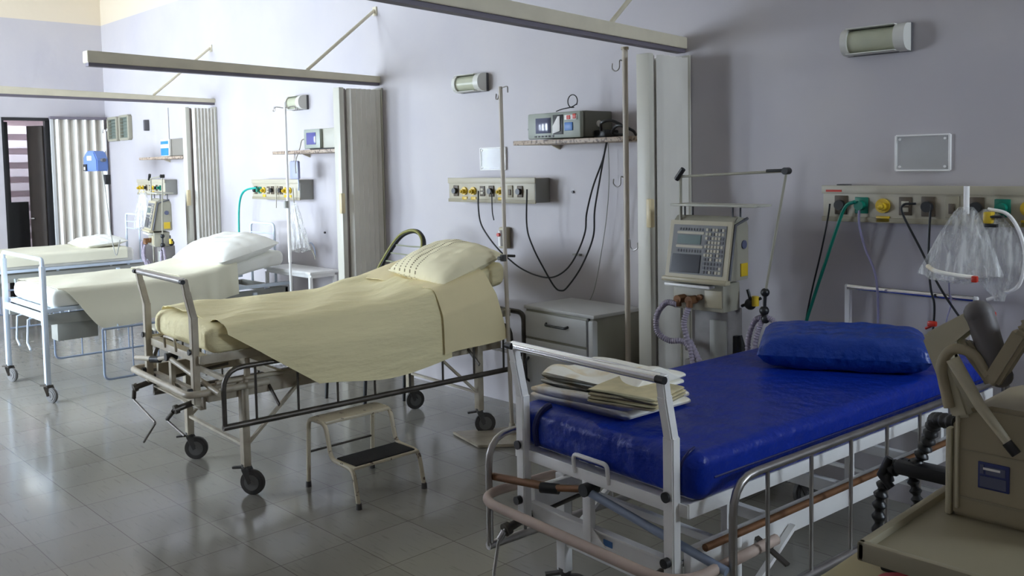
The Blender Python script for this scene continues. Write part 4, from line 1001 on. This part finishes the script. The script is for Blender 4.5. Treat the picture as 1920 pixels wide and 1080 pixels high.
# ------------------------------------------------------------------ ventilators
def ctube(pts, rr, m, parent, name='breathing_hose', pitch=3):
    P = spline(pts, 22)
    return MB().tube(P, rr, 10, rf=lambda i: rr*(1 + (.16 if pitch < 5 else .3)*math.cos(2*PI*i/pitch))).obj(name, m, parent)
def ventilator(loc, rz, label, full=True):
    r = root('ventilator', loc, rz, label, 'ventilator', 'ventilators beside the beds')
    MB().prism([(-.175, 1.09), (-.115, 1.385), (-.08, 1.415), (.0, 1.40), (.02, 1.36), (.02, 1.09)], (-.19, 0, 0), (0, 1, 0), (0, 0, 1), (.37, 0, 0), .006).obj('main_unit', 'vent_body', r)
    o = V((-.19, -.176, 1.095)); e = V((0, .059, .292)); el = e.length; e.normalize(); nrm = V((0, -e.z, e.y))
    def face(x0, x1, v0, v1, t0, t1, name, m, parent=r, bev=.002):
        b = MB(); b.prism([(x0, v0), (x1, v0), (x1, v1), (x0, v1)], o + nrm*t0, (1, 0, 0), e, nrm*(t1-t0), bev); return b.obj(name, m, parent)
    face(-.004, .374, -.004, .298, 0, .012, 'front_frame', 'vent_cream')
    face(.022, .345, .02, .275, .011, .016, 'keypad_panel', 'vent_keys')
    s1 = face(.055, .20, .175, .222, .016, .019, 'upper_display', 'lcd')
    s2 = face(.035, .21, .028, .122, .016, .020, 'lower_display', 'screen_dark')
    face(.05, .215, .227, .24, .016, .018, 'display_strip', 'panel'); face(.05, .215, .156, .169, .016, .018, 'display_strip', 'panel')
    rn = random.Random(3); kb = MB(); kw = MB()
    for i in range(6):
        for j in range(11):
            x, v = .226 + i*.019, .030 + j*.0215
            tgt = kb if (j < 4 or rn.random() < .45) and rn.random() < .8 else kw
            tgt.prism([(x, v), (x+.013, v), (x+.013, v+.014), (x, v+.014)], o + nrm*.016, (1, 0, 0), e, nrm*.004)
    for i in range(9): kb.prism([(.06+i*.017, .246), (.07+i*.017, .246), (.07+i*.017, .258), (.06+i*.017, .258)], o + nrm*.016, (1, 0, 0), e, nrm*.003).prism([(.06+i*.017, .133), (.07+i*.017, .133), (.07+i*.017, .147), (.06+i*.017, .147)], o + nrm*.016, (1, 0, 0), e, nrm*.003)
    kb.obj('dark_keys', 'key', r); kw.obj('pale_keys', 'panel', r)
    MB().box(.181, .186, -.06, .0, 1.11, 1.175).obj('warning_label', 'yellow_valve', r)
    MB().cyl((.181, -.03, 1.27), (.187, -.03, 1.27), .022).obj('round_badge', 'screen', r)
    MB().tube([(.184, -.165, 1.10), (.184, -.11, 1.37), (.184, -.0, 1.40)], .008).obj('side_edge', 'key', r)
    MB().box(-.205, .19, -.205, -.16, 1.075, 1.10, .008).obj('front_ledge', 'vent_cream', r)
    MB().box(-.19, .09, -.20, -.15, 1.05, 1.066, .005).obj('chrome_highlight', 'white_paint', r)  # chrome strip drawn white, its highlight put into the colour
    MB().box(-.17, .14, -.15, .0, .93, 1.075, .006).obj('flow_module', 'vent_body', r)
    MB().box(.03, .13, -.156, -.148, .95, 1.04, .003).obj('module_door', 'vent_cream', r)
    f = MB()
    for x in (-.10, -.03): f.cyl((x, -.21, .985), (x, -.14, .985), .022).cyl((x, -.20, .985), (x, -.20, .95), .017)
    f.cyl((.005, -.17, 1.0), (.005, -.15, 1.0), .015)
    f.obj('brass_fitting', 'rust', r)
    MB().box(-.08, .125, -.09, .05, .10, .935, .01).obj('column', 'column', r)
    MB().box(.02, .12, -.098, -.085, .40, .88, .004).obj('column_panel', 'panel_side', r)
    MB().bar((.15, -.03, .80), (.20, -.03, .66), .03, .02).bar((.14, -.03, .80), (.14, -.03, .62), .02, .03).bar((.14, -.03, .66), (.22, -.03, .69), .02, .02).obj('cylinder_bracket', 'black', r)
    f = MB()
    for k in range(5): f.box(-.155, -.085, -.07, .05, .35 + k*.085, .39 + k*.085, .006)
    f.obj('cable_stack', 'column', r)
    MB().box(-.22, .22, -.20, .22, .085, .115, .01).obj('base', 'vent_body', r)
    for x in (-.2, .2):
        for y in (-.18, .2): caster(r, x, y, .085, r=.035, pedal=False)
    MB().box(-.19, .31, -.14, .02, 1.462, 1.474, .003).obj('top_tray', 'monitor', r)
    f = MB()
    for x in (-.14, .15):
        for y in (-.08, -.01): f.cyl((x, y, 1.39), (x, y, 1.465), .005, n=8)
    islands(f, 'tray_post', 'key', r)
    MB().tube([(-.145, -.11, .5), (-.145, -.11, 1.61)], .008).obj('arm_post', 'vent_body', r)
    MB().tube([(-.145, -.11, 1.615), (.465, -.11, 1.64)], .007).tube([(.465, -.11, 1.64), (.355, -.11, 1.07)], .0065).obj('support_arm', 'vent_body', r)
    islands(MB().tube([(-.165, -.12, 1.60), (-.12, -.12, 1.655)], .014).cyl((.465, -.13, 1.64), (.465, -.09, 1.64), .017).tube([(.36, -.11, 1.64), (.44, -.11, 1.642)], .009).ball((.35, -.11, 1.05), .022).tube([(.35, -.11, 1.05), (.345, -.11, .95)], .009).ball((.345, -.11, .96), .024).ball((.352, -.11, .92), .022), 'arm_joint', 'black', r)
    f = MB(); f.ball((.20, .0, .965), .03).tube([(.15, 0, .95), (.26, 0, 1.0)], .008).cyl((.19, -.01, 1.04), (.21, -.01, .98), .008)
    f.obj('gas_fitting', 'black', r); MB().cyl((.235, -.01, .96), (.235, -.01, 1.01), .018).obj('yellow_fitting', 'yellow_valve', r)
    ctube([(-.10, -.21, .96), (-.17, -.21, .96), (-.235, -.20, .89), (-.235, -.20, .80), (-.17, -.19, .76), (-.09, -.17, .76), (-.02, -.16, .70)], .0145, 'mauve', r)
    ctube([(-.03, -.21, .95), (-.05, -.22, .86), (-.02, -.21, .74), (.0, -.20, .62), (.02, -.18, .50)], .0145, 'mauve', r)
    ctube([(-.03, -.20, .78), (.03, -.19, .66), (.08, -.17, .52)], .0145, 'mauve', r)
    ctube([(.34, -.11, .93), (.29, -.11, .90), (.255, -.11, .80), (.25, -.10, .68), (.25, -.10, .55)], .013, 'mauve', r)
    ctube([(.345, -.11, .93), (.325, -.12, .88), (.30, -.12, .78), (.295, -.11, .60)], .013, 'mauve', r)
    ctube([(.35, -.11, .93), (.40, -.11, .91), (.44, -.11, .83), (.445, -.10, .70), (.445, -.1, .55)], .013, 'mauve', r)
    return r
ventilator((-2.70, -.36, 0), 0, 'ventilator with keypad and jointed arm left of the blue bed head')
ventilator((-9.20, -.52, 0), math.radians(-12), 'farthest ventilator, beside the last bed and its gas panel')

# ------------------------------------------------------------------ foreground cart and device
r = root('equipment_cart', (-.50, -2.38, 0), 0, 'beige plastic equipment cart in the bottom right corner', 'cart')
MB().box(-.355, .35, -.225, .225, .865, .885, .006).obj('tray', 'cart', r)
f = MB(); f.box(-.358, .35, -.232, -.212, .86, .902, .006).box(-.358, -.338, -.232, .23, .86, .902, .006).box(-.358, .35, .215, .232, .86, .902, .006)
f.obj('tray_rim', 'cart', r)
MB().box(-.22, .35, -.17, .20, .80, .865, .004).obj('cart_neck', 'cart', r)
MB().box(-.445, .35, -.245, .225, .745, .80, .012).obj('cart_shelf', 'cart_light', r)
MB().box(-.36, .35, -.18, .20, .16, .745, .01).obj('cart_body', 'cart', r)
d = MB().box(-.34, .33, -.195, -.18, .50, .73, .006).obj('drawer', 'cart_light', r); MB().box(-.1, .1, -.215, -.195, .60, .63, .006).obj('handle', 'black', d)
d = MB().box(-.34, .33, -.195, -.18, .20, .48, .006).obj('drawer', 'cart_light', r); MB().box(-.1, .1, -.215, -.195, .33, .36, .006).obj('handle', 'black', d)
for x in (-.30, .30):
    for y in (-.14, .16): caster(r, x, y, .15, r=.05)
tag(recenter(MB().cyl((-.79, -2.555, .80), (-.79, -2.555, .817), .045, n=24).cyl((-.79, -2.555, .816), (-.79, -2.555, .824), .02).obj('red_dish', 'pink')), 'pinkish red round lid on the cart ledge under the tray', 'lid')
tag(recenter(MB().box(-.86, -.80, -2.50, -2.47, .80, .83, .008).obj('black_clamp', 'black')), 'small black clip on the cart ledge behind the red lid', 'clip')
r = root('defibrillator', (-.62, -2.20, .885), 0, 'beige portable medical device with raised handles on the cart tray', 'medical device')
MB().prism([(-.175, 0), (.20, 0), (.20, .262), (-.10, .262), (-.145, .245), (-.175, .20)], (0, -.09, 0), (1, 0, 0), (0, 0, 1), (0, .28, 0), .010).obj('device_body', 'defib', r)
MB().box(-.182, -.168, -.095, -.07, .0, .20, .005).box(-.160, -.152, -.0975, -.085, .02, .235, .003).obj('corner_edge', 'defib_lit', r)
MB().box(-.15, .20, -.094, -.088, .045, .05).box(-.15, .20, -.094, -.088, .155, .158).obj('body_groove', 'cart', r)
lb = MB().box(-.112, -.047, -.0935, -.089, .078, .138, .002).obj('label_plate', 'label_blue', r)
MB().box(-.107, -.053, -.0955, -.0925, .083, .107).box(-.107, -.099, -.0955, -.0925, .112, .133).box(-.095, -.055, -.0955, -.0925, .112, .130).obj('label_panel', 'screen', lb)
MB().box(-.10, -.065, -.0962, -.0955, .122, .127).obj('label_text', 'paper', lb)
# raised handles (leaning loop, paddle and V-shaped arm)
hb = MB(); yo = -.10
outer = [(-.236, .402), (-.130, .476), (-.107, .470), (-.100, .40)]
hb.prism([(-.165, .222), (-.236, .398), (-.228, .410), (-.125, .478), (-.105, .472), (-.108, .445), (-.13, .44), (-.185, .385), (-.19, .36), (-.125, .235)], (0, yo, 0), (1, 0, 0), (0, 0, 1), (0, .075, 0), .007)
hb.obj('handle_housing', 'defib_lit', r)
MB().tube(fillet([(-.17, yo-.004, .25), (-.192, yo-.004, .345), (-.165, yo-.004, .39), (-.115, yo-.004, .38), (-.085, yo-.004, .32)], .03), .012).obj('inner_handle', 'defib', r)
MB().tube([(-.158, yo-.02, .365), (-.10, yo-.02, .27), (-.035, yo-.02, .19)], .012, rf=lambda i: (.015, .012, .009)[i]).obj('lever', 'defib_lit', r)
MB().tube([(-.045, yo-.02, .20), (-.025, yo-.02, .178)], .011).obj('lever_tip', 'black', r)
MB().cyl((-.118, yo+.02, .465), (-.075, yo+.02, .335), .031, .026, 20).ball((-.118, yo+.02, .463), .032).ball((-.074, yo+.02, .334), .027).obj('paddle', 'paddle', r)
MB().bar((-.082, yo, .32), (-.02, yo, .44), .034, .05, .008).bar((-.082, yo, .325), (-.15, yo+.02, .40), .028, .04, .008).bar((-.03, yo+.02, .43), (.12, yo+.04, .50), .05, .05, .01).box(-.03, .16, yo+.04, yo+.1, .34, .46, .01).obj('v_arm', 'defib', r)
MB().box(-.02, .2, -.02, .1, .262, .42, .012).obj('handle_support', 'cart', r)
r = root('coiled_cable', (-1.0, -2.0, .6), 0, 'black corrugated cable hanging between blue bed rail and beige device', 'cable')
ctube([(.165, -.12, .45), (.09, -.05, .43), (.05, .02, .40), (.02, .05, .33), (-.01, .05, .26)], .0155, 'black', r, 'coiled_hose', 7)
ctube([(-.01, .05, .26), (-.06, .05, .25), (-.10, .05, .18), (-.11, .05, .08), (-.10, .04, -.05), (-.02, .02, -.12), (.06, -.02, -.05)], .0155, 'black', r, 'coiled_hose', 7)
ctube([(-.02, .05, .24), (.0, .04, .16), (-.02, .03, .08), (-.03, .02, -.02), (.03, 0, -.08), (.09, 0, .0)], .013, 'black', r, 'coiled_hose', 6)
MB().box(-.06, .09, .02, .075, .235, .275, .012).tube([(-.08, .05, .27), (-.10, .04, .22), (-.07, .04, .19)], .012).obj('connector_block', 'black', r)
